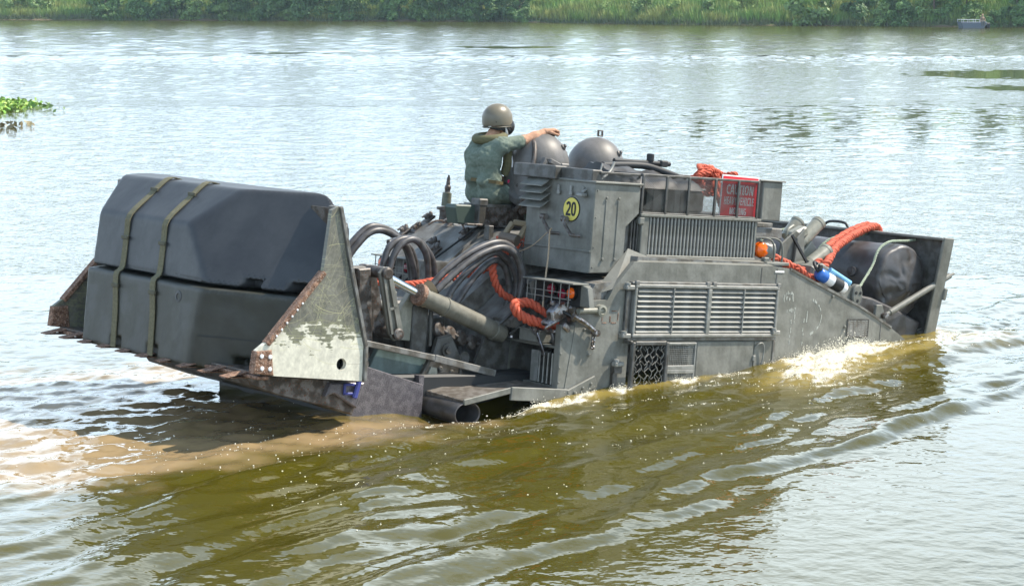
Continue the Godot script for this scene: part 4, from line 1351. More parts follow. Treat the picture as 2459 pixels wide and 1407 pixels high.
func build_top() -> void:
	# stowage basket with diamond mesh
	var b := Node3D.new()
	b.name = "stowage_basket"
	V.add_child(b, true)
	var m := MB.new()
	m.box(Vector3(1.27, 1.835, 1.22), Vector3(1.46, 0.022, 0.022), 0.004)
	m.box(Vector3(1.27, 1.505, 1.22), Vector3(1.46, 0.022, 0.022), 0.004)
	m.box(Vector3(0.32, 1.83, 1.19), Vector3(0.48, 0.02, 0.02), 0.004)
	m.box(Vector3(1.27, 1.835, 0.55), Vector3(1.46, 0.022, 0.022), 0.004)
	for x in [0.555, 1.985]: m.box(Vector3(x, 1.835, 0.885), Vector3(0.022, 0.022, 0.65), 0.004)
	part("basket_rim", m, M.paint_dark, b)
	m = MB.new()
	m.box(Vector3.ZERO, Vector3(0.026, 0.33, 0.02), 0.004)
	var pm := m.mesh()
	for x in [0.555, 0.84, 1.11, 1.44, 1.73, 1.985]:
		var o := mpart("basket_post", pm, M.paint_dark, b)
		o.position = Vector3(x, 1.67, 1.224)
	m = MB.new()
	m.box(Vector3(1.27, 1.515, 0.88), Vector3(1.42, 0.012, 0.64))
	part("basket_floor", m, M.paint_dull, b)
	m = MB.new()
	m.box(Vector3(1.27, 1.655, 0.545), Vector3(1.42, 0.29, 0.012), 0.003)
	for k in 4: m.box(Vector3(0.8 + k * 0.32, 1.655, 0.556), Vector3(0.03, 0.29, 0.016), 0.004)
	part("basket_back", m, M.paint_dull, b)
	m = MB.new()
	for k in 65:   # strands slant both ways
		for s in [-1.0, 1.0]:
			var x := 0.50 + k * 0.024
			var a := Vector2(x, 1.515)
			var c := Vector2(x + s * 0.56, 1.825)
			var lo := 0.565
			var hi := 1.975
			if s < 0.0: a.x += 0.45; c.x += 0.45
			var t0 := 0.0
			var t1 := 1.0
			for lim in [lo, hi]:
				var t: float = (lim - a.x) / (c.x - a.x)
				if (s > 0.0) == (lim == lo): t0 = maxf(t0, t)
				else: t1 = minf(t1, t)
			if t1 - t0 < 0.02: continue
			var p := a.lerp(c, t0)
			var q := a.lerp(c, t1)
			m.beam(Vector3(p.x, p.y, 1.214 + s * 0.0015), Vector3(q.x, q.y, 1.214 + s * 0.0015), 0.002, 0.0036 if p.x < 1.5 else 0.0018, Vector3.UP)
	for k in 24:
		for s in [-1.0, 1.0]:
			var x := 0.09 + k * 0.02
			m.beam(Vector3(x, 1.755, 1.18 + s * 0.0015), Vector3(clampf(x + s * 0.12, 0.08, 0.56), 1.825, 1.18 + s * 0.0015), 0.003, 0.004, Vector3.UP)
	var o := part("basket_mesh", m, M.paint_dark, b)
	o.set_meta("kind", "stuff")
	# box beyond the basket
	m = MB.new()
	m.box(Vector3(2.48, 1.66, 0.73), Vector3(0.26, 0.36, 0.42), 0.008)
	m.box(Vector3(2.30, 1.66, 0.70), Vector3(0.10, 0.34, 0.36), 0.006)
	m.box(Vector3(2.46, 1.845, 0.73), Vector3(0.34, 0.014, 0.46), 0.004)
	part("stowage_box", m, M.paint, V)
	m = MB.new()
	m.box(Vector3(2.1, 1.45, 0.85), Vector3(0.28, 0.04, 0.7), 0.006)
	m.box(Vector3(2.3, 1.36, 0.3), Vector3(0.8, 0.1, 1.2), 0.01)
	part("deck_plate", m, M.paint_dull, V)
	# two round hatch domes
	for k in 2:
		var d := Node3D.new()
		d.name = "hatch_dome"
		V.add_child(d, true)
		var c := Vector3(0.64 + k * 0.69, 1.84, -0.25)
		m = MB.new()
		var prof := []
		for i in 13:
			var a := -0.5 * PI * (1.0 - i / 12.0)
			prof.append(Vector2(0.29 * -sin(a) * 1.0, 0.272 * cos(a)))
		prof.reverse()
		prof.insert(0, Vector2(-0.30, 0.285))
		prof.insert(1, Vector2(-0.06, 0.275))
		m.lathe(c, Vector3(0.05 - k * 0.05, 1, 0), prof, 40, true)
		part("dome_shell", m, M.dome, d)
		m = MB.new()
		var bd := (Vector3(0.36, 0.62, 0.70) if k == 0 else Vector3(0.30, 0.55, 0.78)).normalized()
		m.lathe(c + bd * 0.262, bd, [Vector2(-0.02, 0.03), Vector2(0.03, 0.028), Vector2(0.034, 0.018), Vector2(0.05, 0.016), Vector2(0.05, 0)], 12)
		part("dome_plug", m, M.steel, d)
		if k == 0:
			# open rim of the near dome seen edge on, with its bracket
			m = MB.new()
			var ring := []
			for i in 25:
				var a := TAU * i / 24.0
				ring.append(c + Vector3(-0.20, -0.10, 0.02) + (Vector3(0.22, 0.97, 0.0).normalized() * cos(a) * 0.33 + Vector3(-0.35, 0, 0.94).normalized() * sin(a) * 0.20))
			m.tube(ring, 0.022, 8)
			part("dome_rim", m, M.steel, d)
			m = MB.new()
			m.lathe(c + Vector3(-0.17, -0.09, 0.03), Vector3(-1, 0.3, 0.45), [Vector2(-0.02, 0.24), Vector2(0.05, 0.235), Vector2(0.07, 0.2), Vector2(0.07, 0)], 28, false, Vector2(0.85, 1.3))
			part("dome_shade_disc", m, M.paint_dark, d)  # dark disc added for the shade on the left of the dome
			m = MB.new()
			m.box(c + Vector3(-0.07, 0.02, 0.27), Vector3(0.16, 0.05, 0.10), 0.01, Basis(Vector3.BACK, -0.35))
			m.box(c + Vector3(0.03, -0.01, 0.28), Vector3(0.10, 0.08, 0.10), 0.01)
			m.prism(c + Vector3(-0.26, -0.04, 0.24), Vector3.RIGHT, Vector3.UP, [Vector2(0, 0), Vector2(0.17, 0.0), Vector2(0.08, 0.11), Vector2(0.05, 0.05)], 0.0, 0.05, 0.006)
			part("dome_bracket", m, M.dome, d)
			m = MB.new()
			m.lathe(c + Vector3(0.09, 0.272, 0.0), Vector3.UP, [Vector2(-0.02, 0.05), Vector2(0.012, 0.05), Vector2(0.02, 0.04), Vector2(0.02, 0)], 14)
			part("dome_cap", m, M.black, d)
		else:
			m = MB.new()
			var lug := c + Vector3(0.03, 0.30, 0)
			for q in [[0.0, 0.05, 0.06, 0.012], [0.0, 0.0, 0.06, 0.012]]: m.box(lug + Vector3(q[0], q[1], 0), Vector3(q[2], q[3], 0.02), 0.002)
			for x in [-0.025, 0.025]: m.box(lug + Vector3(x, 0.025, 0), Vector3(0.012, 0.05, 0.02), 0.002)
			part("dome_lug", m, M.steel, d)
	# crew hatch coaming
	var h := Node3D.new()
	h.name = "crew_hatch"
	V.add_child(h, true)
	m = MB.new()
	m.box(Vector3(0.36, 1.345, -0.46), Vector3(0.66, 0.19, 0.34), 0.01)
	part("coaming", m, M.steel, h)
	m = MB.new()
	m.box(Vector3(0.36, 1.435, -0.33), Vector3(0.68, 0.05, 0.08), 0.008)
	m.box(Vector3(0.38, 1.435, -0.48), Vector3(0.60, 0.03, 0.28), 0.008)
	part("coaming_rim", m, M.paint_dull, h)
	m = MB.new()
	m.pz([Vector2(-0.22, 1.27), Vector2(-0.26, 1.41), Vector2(-0.24, 1.44), Vector2(0.0, 1.44), Vector2(0.0, 1.26)], -0.46, -0.31, 0.012)
	part("hatch_lid", m, mat(Color(0.24, 0.29, 0.26), 0.5), h)
	m = MB.new()
	m.box(Vector3(0.015, 1.38, -0.285), Vector3(0.085, 0.24, 0.07), 0.008)
	m.box(Vector3(0.02, 1.47, -0.31), Vector3(0.11, 0.07, 0.13), 0.012)
	part("hatch_hinge", m, M.paint_dark, h)
	m = MB.new()
	for x in [0.12, 0.30, 0.52]:
		bolt(m, Vector3(x, 1.40, -0.289), Vector3.BACK, 0.014, 0.014)
		bolt(m, Vector3(x, 1.30, -0.289), Vector3.BACK, 0.011, 0.012)
	for x in [0.2, 0.36, 0.46]: m.tube([Vector3(x, 1.262, -0.24), Vector3(x + 0.1, 1.262, -0.24)], 0.012, 6)
	for x in [-0.15, -0.06]: m.box(Vector3(x, 1.272, -0.22), Vector3(0.09, 0.02, 0.05), 0.005)
	part("coaming_bolts", m, M.steel, h)
	m = MB.new()
	m.box(Vector3(0.62, 1.36, -0.25), Vector3(0.12, 0.24, 0.2), 0.012)
	m.box(Vector3(0.52, 1.55, -0.2), Vector3(0.30, 0.30, 0.05), 0.02, Basis(Vector3.BACK, 0.2))
	part("seat_frame", m, M.steel, h)
	# aerial base
	var a := Node3D.new()
	a.name = "aerial_base"
	V.add_child(a, true)
	m = MB.new()
	m.lathe(Vector3(0.27, 1.20, -1.1), Vector3(0.03, 1, 0), [Vector2(0, 0.075), Vector2(0.02, 0.075), Vector2(0.02, 0.062), Vector2(0.11, 0.058), Vector2(0.145, 0.062), Vector2(0.15, 0.09), Vector2(0.175, 0.09), Vector2(0.18, 0.05), Vector2(0.185, 0.0)], 18)
	part("socket", m, M.steel, a)
	m = MB.new()
	m.lathe(Vector3(0.27, 1.385, -1.1), Vector3(0.03, 1, 0), [Vector2(0, 0.045), Vector2(0.125, 0.043), Vector2(0.13, 0.025)], 14)
	part("insulator", m, M.paint_olive, a)
	m = MB.new()
	m.lathe(Vector3(0.275, 1.51, -1.1), Vector3(0.03, 1, 0), [Vector2(0, 0.026), Vector2(0.02, 0.024), Vector2(0.04, 0.03), Vector2(0.06, 0.03), Vector2(0.075, 0.02), Vector2(0.1, 0.02), Vector2(0.11, 0.017), Vector2(0.145, 0.016), Vector2(0.145, 0.01), Vector2(0.165, 0.009), Vector2(0.165, 0)], 12)
	part("aerial_stub", m, M.steel, a)
	m = MB.new()
	m.box(Vector3(0.27, 1.215, -1.02), Vector3(0.13, 0.06, 0.09), 0.008)
	part("socket_foot", m, M.rust, a)
	# pipe with a valve behind the tarpaulin
	m = MB.new()
	m.tube([Vector3(1.05, 1.93, 0.3), Vector3(1.75, 1.93, 0.3)], 0.022, 8)
	m.lathe(Vector3(1.50, 1.95, 0.3), Vector3.UP, [Vector2(0, 0.035), Vector2(0.06, 0.035), Vector2(0.065, 0.025), Vector2(0.065, 0)], 10)
	m.box(Vector3(1.66, 1.93, 0.3), Vector3(0.09, 0.06, 0.07), 0.01)
	part("pipe_valve", m, M.black, V)

func clutter(m: MB, p: Vector3, s: float, r: RandomNumberGenerator) -> void:   # hold-down fitting of a few bolts and jaws
	m.box(p, Vector3(0.16, 0.03, 0.10) * s, 0.006, Basis(Vector3.BACK, 0.6))
	m.box(p + Vector3(0.02, 0.04, 0.0) * s, Vector3(0.06, 0.07, 0.05) * s, 0.008, Basis(Vector3.UP, r.randf()))
	m.box(p + Vector3(-0.05, 0.03, 0.02) * s, Vector3(0.05, 0.05, 0.04) * s, 0.008, Basis(Vector3.BACK, 0.5))
	bolt(m, p + Vector3(0.03, 0.06, 0.0) * s, Vector3(-0.3, 1, 0), 0.022 * s, 0.035 * s)
	m.tube([p + Vector3(-0.07, 0.02, -0.03) * s, p + Vector3(0.0, 0.07, -0.02) * s], 0.012 * s, 6)

func build_stern() -> void:
	var r := RandomNumberGenerator.new()
	r.seed = 14
	# deck fittings
	for p in [Vector3(0.13, 1.24, -0.85), Vector3(0.0, 1.16, -0.45), Vector3(0.17, 1.25, -1.22), Vector3(0.03, 1.15, -1.2), Vector3(-0.13, 1.05, -0.75), Vector3(-0.2, 1.0, -0.62), Vector3(-0.06, 1.12, -1.28), Vector3(-0.34, 0.78, 0.12), Vector3(-0.36, 0.72, 0.30)]:
		var m := MB.new()
		clutter(m, p, 0.8, r)
		part("deck_fitting", m, M.steel, V)
	var m := MB.new()
	m.box(Vector3(0.02, 1.21, -0.15), Vector3(0.06, 0.13, 0.07), 0.006)
	part("deck_post", m, M.paint_dark, V)
	m = MB.new()
	m.beam(Vector3(-0.32, 0.905, -0.30), Vector3(0.08, 1.225, -0.30), 0.02, 0.02, Vector3.UP)
	m.beam(Vector3(-0.32, 0.9, 0.15), Vector3(-0.02, 1.13, 0.15), 0.012, 0.012, Vector3.UP)
	m.box(Vector3(-0.31, 0.9, -0.2), Vector3(0.035, 0.02, 0.9), 0.004)
	for k in 5: bolt(m, Vector3(-0.17, 1.01, -0.1 + k * 0.1), Vector3(-0.6, 0.8, 0), 0.012, 0.012)
	part("glacis_rib", m, M.paint_dull, V)
	m = MB.new()   # wedge box beside the far lamps
	m.px([Vector2(0.62, -0.52), Vector2(0.62, -0.28), Vector2(0.93, -0.26), Vector2(0.93, -0.53)], -0.5, -0.3, 0.008)
	part("lamp_support", m, M.paint_dull, V)
	m = MB.new()   # horizontal flange below the bollard
	m.box(Vector3(-0.11, 0.86, 0.62), Vector3(0.24, 0.014, 0.5), 0.004, Basis(Vector3.BACK, 0.15))
	for k in 4: bolt(m, Vector3(-0.18, 0.86, 0.42 + k * 0.13), Vector3.UP, 0.012, 0.014)
	part("flange", m, M.paint_dull, V)
	# rear lamp clusters, one each side
	lamp_cluster(Vector3(-0.3, 0.805, 1.20), [[-0.06, 0.03, "red"], [0.08, 0.0, "red"], [0.19, 0.02, "amber"]])
	lamp_cluster(Vector3(-0.3, 0.805, -0.95), [[-0.28, 0.03, "amber"], [-0.14, 0.03, "red"], [0.1, 0.02, "red"]])
	# bollard with yellowed top
	var bo := Node3D.new()
	bo.name = "bollard"
	V.add_child(bo, true)
	m = MB.new()
	var fr := [Vector3(-0.13, 1.22, 0.25), Vector3(-0.07, 1.335, 0.28), Vector3(0.02, 1.325, 0.36), Vector3(-0.03, 1.20, 0.34)]
	for k in 4: m.beam(fr[k], fr[(k + 1) % 4], 0.05, 0.045, Vector3.LEFT, 0.01)
	part("bollard_frame", m, mat(Color(0.47, 0.42, 0.33), 0.6, 0.2), bo)
	m = MB.new()
	m.lathe(Vector3(-0.14, 1.20, 0.22), Vector3(0.28, -0.12, 0.95), [Vector2(0, 0), Vector2(0, 0.05), Vector2(0.17, 0.05), Vector2(0.17, 0)], 16)
	part("bollard_roller", m, mat(Color(0.40, 0.35, 0.30), 0.5, 0.3), bo)
	# hydraulic hoses
	var hoses := [
		[[-1.41, 1.02, -0.3], [-1.34, 1.10, -0.3], [-1.22, 1.2, -0.3], [-1.11, 1.22, -0.3], [-0.95, 1.18, -0.3], [-0.84, 1.10, -0.3], [-0.72, 0.95, -0.3], [-0.66, 0.62, -0.3]],
		[[-1.43, 0.95, -0.25], [-1.35, 1.05, -0.25], [-1.23, 1.16, -0.25], [-1.1, 1.19, -0.25], [-0.94, 1.14, -0.25], [-0.81, 1.03, -0.25], [-0.75, 0.85, -0.25], [-0.7, 0.6, -0.25]],
		[[-1.38, 0.80, 0.15], [-1.33, 1.02, 0.15], [-1.26, 1.11, 0.15], [-1.15, 1.15, 0.15], [-1.02, 1.14, 0.15], [-0.9, 1.06, 0.15], [-0.81, 0.92, 0.15], [-0.76, 0.62, 0.15]],
		[[-1.35, 0.78, 0.2], [-1.29, 1.0, 0.2], [-1.21, 1.11, 0.2], [-1.1, 1.15, 0.2], [-1.0, 1.10, 0.2], [-0.92, 0.96, 0.2], [-0.89, 0.6, 0.2]],
		[[-1.2, 1.1, 0.0], [-1.08, 1.12, 0.0], [-0.96, 1.05, 0.0], [-0.89, 0.90, 0.0], [-0.87, 0.69, 0.0], [-0.86, 0.45, 0.0]],
		[[-1.24, 1.06, 0.05], [-1.12, 1.12, 0.05], [-1.02, 1.04, 0.05], [-0.95, 0.88, 0.05], [-0.93, 0.69, 0.05], [-0.92, 0.45, 0.05]],
		[[-1.27, 0.79, 0.7], [-1.12, 0.93, 0.7], [-0.87, 1.09, 0.7], [-0.6, 1.18, 0.7], [-0.42, 1.14, 0.7], [-0.3, 1.0, 0.7], [-0.27, 0.84, 0.7], [-0.32, 0.64, 0.7], [-0.42, 0.42, 0.68]],
		[[-1.25, 0.77, 0.76], [-1.09, 0.90, 0.76], [-0.86, 1.055, 0.76], [-0.62, 1.14, 0.76], [-0.46, 1.11, 0.76], [-0.36, 0.98, 0.76], [-0.33, 0.83, 0.76], [-0.38, 0.62, 0.76], [-0.48, 0.42, 0.74]],
		[[-1.04, 0.68, 0.65], [-0.98, 0.79, 0.65], [-0.81, 0.95, 0.65], [-0.6, 1.08, 0.65], [-0.46, 1.06, 0.65], [-0.33, 0.94, 0.65], [-0.29, 0.76, 0.65], [-0.36, 0.5, 0.65]],
		[[-0.98, 0.55, 0.6], [-0.88, 0.68, 0.6], [-0.72, 0.88, 0.6], [-0.53, 1.02, 0.6], [-0.40, 0.97, 0.6], [-0.33, 0.79, 0.6], [-0.36, 0.61, 0.6], [-0.45, 0.42, 0.6]]]
	for h in hoses:
		var pts := []
		for p in h: pts.append(Vector3(p[0], p[1], p[2]))
		m = MB.new()
		m.tube(spline(pts, 6), 0.030, 10)
		part("hydraulic_hose", m, M.hose, V)
	m = MB.new()   # plaited sleeve where the long hoses meet the ram
	for k in 10:
		m.lathe(Vector3(-1.27, 0.79, 0.73).lerp(Vector3(-1.40, 0.70, 0.75), k / 9.0), Vector3(-0.8, -0.55, 0.1), [Vector2(0, 0.045), Vector2(0.008, 0.06), Vector2(0.016, 0.045)], 9, false, Vector2(1, 1.4))
	part("hose_sleeve", m, mat(Color(0.60, 0.55, 0.47), 0.6), V)
	# lift arm link and ram
	var la := Node3D.new()
	la.name = "lift_linkage"
	V.add_child(la, true)
	m = MB.new()
	var link := [Vector2(-1.90, 0.91), Vector2(-1.86, 0.96), Vector2(-1.80, 0.96), Vector2(-1.76, 0.9), Vector2(-1.62, 0.46), Vector2(-1.63, 0.38), Vector2(-1.70, 0.36), Vector2(-1.76, 0.42)]
	m.pz(link, 0.80, 0.83, 0.006)
	m.beam(Vector3(-1.80, 0.86, 0.84), Vector3(-1.68, 0.46, 0.84), 0.03, 0.022, Vector3.RIGHT)
	m.beam(Vector3(-1.86, 0.88, 0.84), Vector3(-1.74, 0.42, 0.84), 0.03, 0.022, Vector3.RIGHT)
	m.beam(Vector3(-1.79, 0.62, 0.84), Vector3(-1.71, 0.64, 0.84), 0.03, 0.02)
	part("link_plate", m, M.paint, la)
	m = MB.new()
	m.pz(link, 0.56, 0.60, 0.006)
	m.pz([Vector2(-2.02, 0.93), Vector2(-1.9, 0.94), Vector2(-1.83, 0.34), Vector2(-1.98, 0.32)], 0.50, 0.72, 0.01)
	part("link_plate", m, M.steel, la)
	m = MB.new()
	m.beam(Vector3(-2.55, 0.86, 0.5), Vector3(-1.9, 0.90, 0.62), 0.12, 0.10, Vector3.UP, 0.012)
	part("bucket_arm", m, M.paint_dull, la)
	for p in [Vector3(-1.83, 0.91, 0.5), Vector3(-1.68, 0.42, 0.5)]:
		m = MB.new()
		m.lathe(p, Vector3.BACK, [Vector2(0, 0), Vector2(0, 0.05), Vector2(0.36, 0.05), Vector2(0.37, 0.035), Vector2(0.37, 0.0)], 16)
		part("pivot_pin", m, M.steel, la)
	m = MB.new()
	m.tube([Vector3(-1.85, 0.91, 0.75), Vector3(-1.38, 0.723, 0.75)], 0.036, 14)
	part("ram_rod", m, M.chrome, la)
	m = MB.new()
	var ax := Vector3(0.97, -0.345, 0.0).normalized()
	m.lathe(Vector3(-1.42, 0.735, 0.75), ax, [Vector2(0, 0.036), Vector2(0, 0.085), Vector2(0.035, 0.09), Vector2(0.04, 0.075), Vector2(0.28, 0.077), Vector2(0.285, 0.084), Vector2(0.30, 0.084), Vector2(0.305, 0.077), Vector2(0.86, 0.077), Vector2(0.865, 0.085), Vector2(0.90, 0.085), Vector2(0.90, 0.078), Vector2(0.98, 0.072), Vector2(1.0, 0.04), Vector2(1.0, 0)], 24)
	part("ram_barrel", m, mat(Color(0.47, 0.46, 0.42), 0.5, 0.0, M.paint.albedo_texture, 2.4), la)
	m = MB.new()
	m.lathe(Vector3(-1.435, 0.742, 0.75), ax, [Vector2(0, 0.037), Vector2(0, 0.088), Vector2(0.012, 0.092), Vector2(0.04, 0.092), Vector2(0.042, 0.08)], 24)
	part("ram_gland", m, M.rust, la)
	m = MB.new()   # lower jaw holding the ram
	m.pz([Vector2(-0.78, 0.06), Vector2(-0.62, 0.40), Vector2(-0.45, 0.52), Vector2(-0.34, 0.50), Vector2(-0.36, 0.06)], 0.66, 0.69, 0.005)
	m.beam(Vector3(-0.78, 0.06, 0.70), Vector3(-0.62, 0.42, 0.70), 0.03, 0.02, Vector3.RIGHT)
	m.beam(Vector3(-0.78, 0.08, 0.70), Vector3(-0.40, -0.04, 0.70), 0.03, 0.02, Vector3.UP)
	m.beam(Vector3(-0.60, 0.48, 0.80), Vector3(-0.36, 0.66, 0.80), 0.03, 0.015, Vector3.UP)
	m.beam(Vector3(-0.50, 0.42, 0.86), Vector3(-0.34, 0.54, 0.86), 0.03, 0.015, Vector3.UP)
	part("ram_bracket", m, M.paint_dark, la)
	# machinery in the well between the arms
	m = MB.new()
	m.box(Vector3(-1.2, 0.34, 0.30), Vector3(0.5, 0.4, 0.5), 0.02)
	m.box(Vector3(-1.6, 0.50, -0.3), Vector3(0.9, 0.3, 1.5), 0.02)
	part("winch_block", m, M.paint_dark, la)
	m = MB.new()
	m.box(Vector3(-1.32, 0.42, 0.62), Vector3(0.16, 0.44, 0.10), 0.01)
	m.box(Vector3(-1.32, 0.22, 0.64), Vector3(0.24, 0.05, 0.14), 0.008)
	m.tube([Vector3(-1.21, 0.6, 0.66), Vector3(-1.2, 0.30, 0.66)], 0.018, 8)
	part("valve_column", m, M.paint_dark, la)
	m = MB.new()
	m.pz([Vector2(-1.20, 0.16), Vector2(-1.14, 0.37), Vector2(-1.00, 0.40), Vector2(-0.88, 0.2), Vector2(-0.9, 0.12)], 0.64, 0.70, 0.01)
	m.lathe(Vector3(-1.05, 0.27, 0.70), Vector3.BACK, [Vector2(0, 0.06), Vector2(0.02, 0.055), Vector2(0.02, 0.03), Vector2(0.04, 0.03), Vector2(0.04, 0)], 16)
	m.lathe(Vector3(-0.84, 0.20, 0.66), Vector3.BACK, [Vector2(0, 0.055), Vector2(0.03, 0.055), Vector2(0.03, 0)], 14)
	part("pivot_plate", m, M.paint_dark, la)
	m = MB.new()
	for k in 5:
		m.lathe(Vector3(-1.05 + k * 0.12, 0.42 - k * 0.035, 0.56), Vector3(0.25, 0.3, 0.9), [Vector2(0, 0.07), Vector2(0.03, 0.07), Vector2(0.05, 0.05), Vector2(0.05, 0.0)], 14)
		m.tube([Vector3(-1.06 + k * 0.12, 0.46 - k * 0.035, 0.52), Vector3(-0.98 + k * 0.12, 0.40 - k * 0.035, 0.62)], 0.016, 6)
	part("pump_group", m, M.steel, la)
	m = MB.new()   # slanting braces of the trunnion
	for z in [0.35, 0.62]:
		m.pz([Vector2(-1.66, 0.36), Vector2(-1.42, 0.74), Vector2(-1.36, 0.72), Vector2(-1.40, 0.34)], z, z + 0.03, 0.005)
		m.beam(Vector3(-1.68, 0.38, z + 0.02), Vector3(-1.42, 0.76, z + 0.02), 0.06, 0.018, Vector3.RIGHT)
	m.lathe(Vector3(-1.62, 0.60, 0.30), Vector3.BACK, [Vector2(0, 0), Vector2(0, 0.055), Vector2(0.34, 0.055), Vector2(0.35, 0.03), Vector2(0.35, 0)], 14)
	part("trunnion", m, M.cyl, la)
	m = MB.new()
	for k in 4: m.box(Vector3(-2.0, 0.82 - k * 0.13, 0.3), Vector3(0.5, 0.10, 0.6), 0.012)
	part("bucket_back_frame", m, M.paint_dull, la)
	# lower stern: rail with flange, plates behind it
	m = MB.new()
	m.beam(Vector3(-2.1, 0.365, 0.92), Vector3(-1.36, 0.235, 0.92), 0.06, 0.05, Vector3.UP, 0.006)
	m.beam(Vector3(-1.36, 0.235, 0.92), Vector3(-0.70, 0.10, 0.92), 0.06, 0.06, Vector3.UP, 0.006)
	part("stern_rail", m, M.paint_dull, V)
	m = MB.new()
	m.pz([Vector2(-1.98, 0.10), Vector2(-1.86, 0.34), Vector2(-1.36, 0.23), Vector2(-1.48, -0.02)], 0.80, 0.86, 0.006)
	part("tank_plate", m, mat(Color(0.33, 0.40, 0.40), 0.35, 0.0, M.paint.albedo_texture, 1.2), V)
	m = MB.new()
	m.pz([Vector2(-1.42, -0.05), Vector2(-1.32, 0.22), Vector2(-0.86, 0.12), Vector2(-0.9, -0.1)], 0.78, 0.82, 0.006)
	m.beam(Vector3(-1.52, -0.04, 0.90), Vector3(-1.37, 0.24, 0.90), 0.04, 0.03, Vector3.RIGHT, 0.004)
	m.beam(Vector3(-1.06, 0.04, 0.90), Vector3(-1.04, 0.18, 0.90), 0.03, 0.02, Vector3.RIGHT, 0.004)
	part("stern_plate", m, M.paint_dark, V)
	m = MB.new()
	for p in [Vector2(-1.2, 0.13), Vector2(-1.08, 0.10), Vector2(-1.18, 0.03), Vector2(-1.07, 0.01)]:
		bolt(m, Vector3(p.x, p.y, 0.82), Vector3.BACK, 0.024, 0.02)
	part("plate_bolts", m, M.paint_dark, V)
	m = MB.new()
	m.pz([Vector2(-1.40, 0.08), Vector2(-1.36, 0.16), Vector2(-1.30, 0.15), Vector2(-1.29, 0.10), Vector2(-1.34, 0.05)], 0.88, 0.91, 0.005)
	m.tube(spline([Vector3(-1.36, 0.08, 0.92), Vector3(-1.39, 0.0, 0.92), Vector3(-1.35, -0.04, 0.92)], 4), 0.014, 6)
	part("catch_hook", m, M.cyl, V)
	m = MB.new()   # shackle bow at the bucket foot
	for k in 3: m.lathe(Vector3(-2.04, 0.26 - k * 0.07, 0.9), Vector3.BACK, [Vector2(-0.02, 0.02), Vector2(-0.02, 0.035), Vector2(0.02, 0.035), Vector2(0.02, 0.02), Vector2(-0.02, 0.02)], 10)
	part("chain", m, M.steel, V)
	m = MB.new()
	m.pz([Vector2(-2.18, 0.20), Vector2(-2.10, 0.185), Vector2(-1.52, 0.03), Vector2(-1.50, -0.6), Vector2(-2.22, -0.6), Vector2(-2.24, -0.2)], 0.98, 1.02, 0.006)
	m.px([Vector2(-0.6, -0.9), Vector2(-0.6, 1.0), Vector2(0.1, 1.0), Vector2(0.1, -0.9)], -1.55, -1.5)
	part("lower_stern_plate", m, M.wet_plate, V)
	m = MB.new()
	m.box(Vector3(-1.2, -0.3, 0.0), Vector3(2.0, 0.8, 1.9), 0.02)
	part("lower_hull", m, M.black, V)
	# deflector flap with its rolled lip
	m = MB.new()
	var flap := [Vector3(-1.44, -0.02, 0.72), Vector3(-0.92, 0.075, 0.70), Vector3(-0.50, 0.045, 0.85), Vector3(-0.33, 0.03, 1.39), Vector3(-0.92, 0.04, 1.40), Vector3(-1.40, -0.05, 1.40)]
	for k in range(1, 5):
		m.tri(flap[0], flap[k + 1], flap[k])
		m.tri(flap[0] + Vector3.DOWN * 0.03, flap[k] + Vector3.DOWN * 0.03, flap[k + 1] + Vector3.DOWN * 0.03)
	for k in 6:
		var a: Vector3 = flap[k]
		var b: Vector3 = flap[(k + 1) % 6]
		m.quad(a + Vector3.DOWN * 0.03, a, b, b + Vector3.DOWN * 0.03)
	part("deflector_flap", m, mat(Color(0.43, 0.41, 0.385), 0.55, 0.0, M.paint_dull.albedo_texture, 2.0, bump_tex(), 0.3), V)
	m = MB.new()   # edge band along the flap and hull
	m.beam(Vector3(-1.40, -0.065, 1.405), Vector3(-0.92, 0.025, 1.405), 0.02, 0.05, Vector3.UP, 0.004)
	m.beam(Vector3(-0.92, 0.0, 1.41), Vector3(-0.30, -0.03, 1.41), 0.025, 0.11, Vector3.UP, 0.005)
	m.beam(Vector3(-0.30, -0.03, 1.415), Vector3(0.0, 0.09, 1.415), 0.025, 0.10, Vector3.UP, 0.005)
	for k in 3: bolt(m, Vector3(-0.24 + k * 0.09, 0.0 + k * 0.035, 1.428), Vector3.BACK, 0.013, 0.012)
	part("edge_band", m, M.paint, V)
	m = MB.new()
	m.beam(Vector3(-1.40, 0.0, 0.71), Vector3(-0.93, 0.085, 0.69), 0.02, 0.02, Vector3.UP)
	part("edge_band", m, M.paint, V)
	m = MB.new()
	for k in 9: bolt(m, Vector3(-1.41, -0.022 - k * 0.0035, 0.76 + k * 0.075), Vector3.UP, 0.008, 0.006)
	part("flap_rivets", m, M.paint_dark, V)
	m = MB.new()   # thick rolled pipe under the lip, open at the near end
	m.lathe(Vector3(-1.35, -0.13, 0.70), Vector3(0.0, -0.045, 1.0), [Vector2(0, 0.0), Vector2(0, 0.10), Vector2(0.70, 0.10), Vector2(0.705, 0.095), Vector2(0.70, 0.088), Vector2(0.05, 0.088), Vector2(0.05, 0)], 28, false, Vector2(1.35, 1.0))
	part("rolled_lip", m, M.rubber, V)
	# water jet box
	var j := Node3D.new()
	j.name = "water_jet_outlet"
	V.add_child(j, true)
	m = MB.new()
	m.box(Vector3(-0.36, 0.365, 1.0), Vector3(0.08, 0.022, 0.70), 0.004)
	m.box(Vector3(-0.36, 0.035, 1.02), Vector3(0.08, 0.022, 0.66), 0.004)
	for z in [0.665, 1.352]: m.box(Vector3(-0.36, 0.2, z), Vector3(0.08, 0.31, 0.022), 0.004)
	part("outlet_frame", m, M.paint, j)
	m = MB.new()
	m.lathe(Vector3(0.1, 0.2, 0.98), Vector3.LEFT, [Vector2(0, 0.14), Vector2(0.16, 0.14), Vector2(0.16, 0.12), Vector2(0, 0.12)], 26)
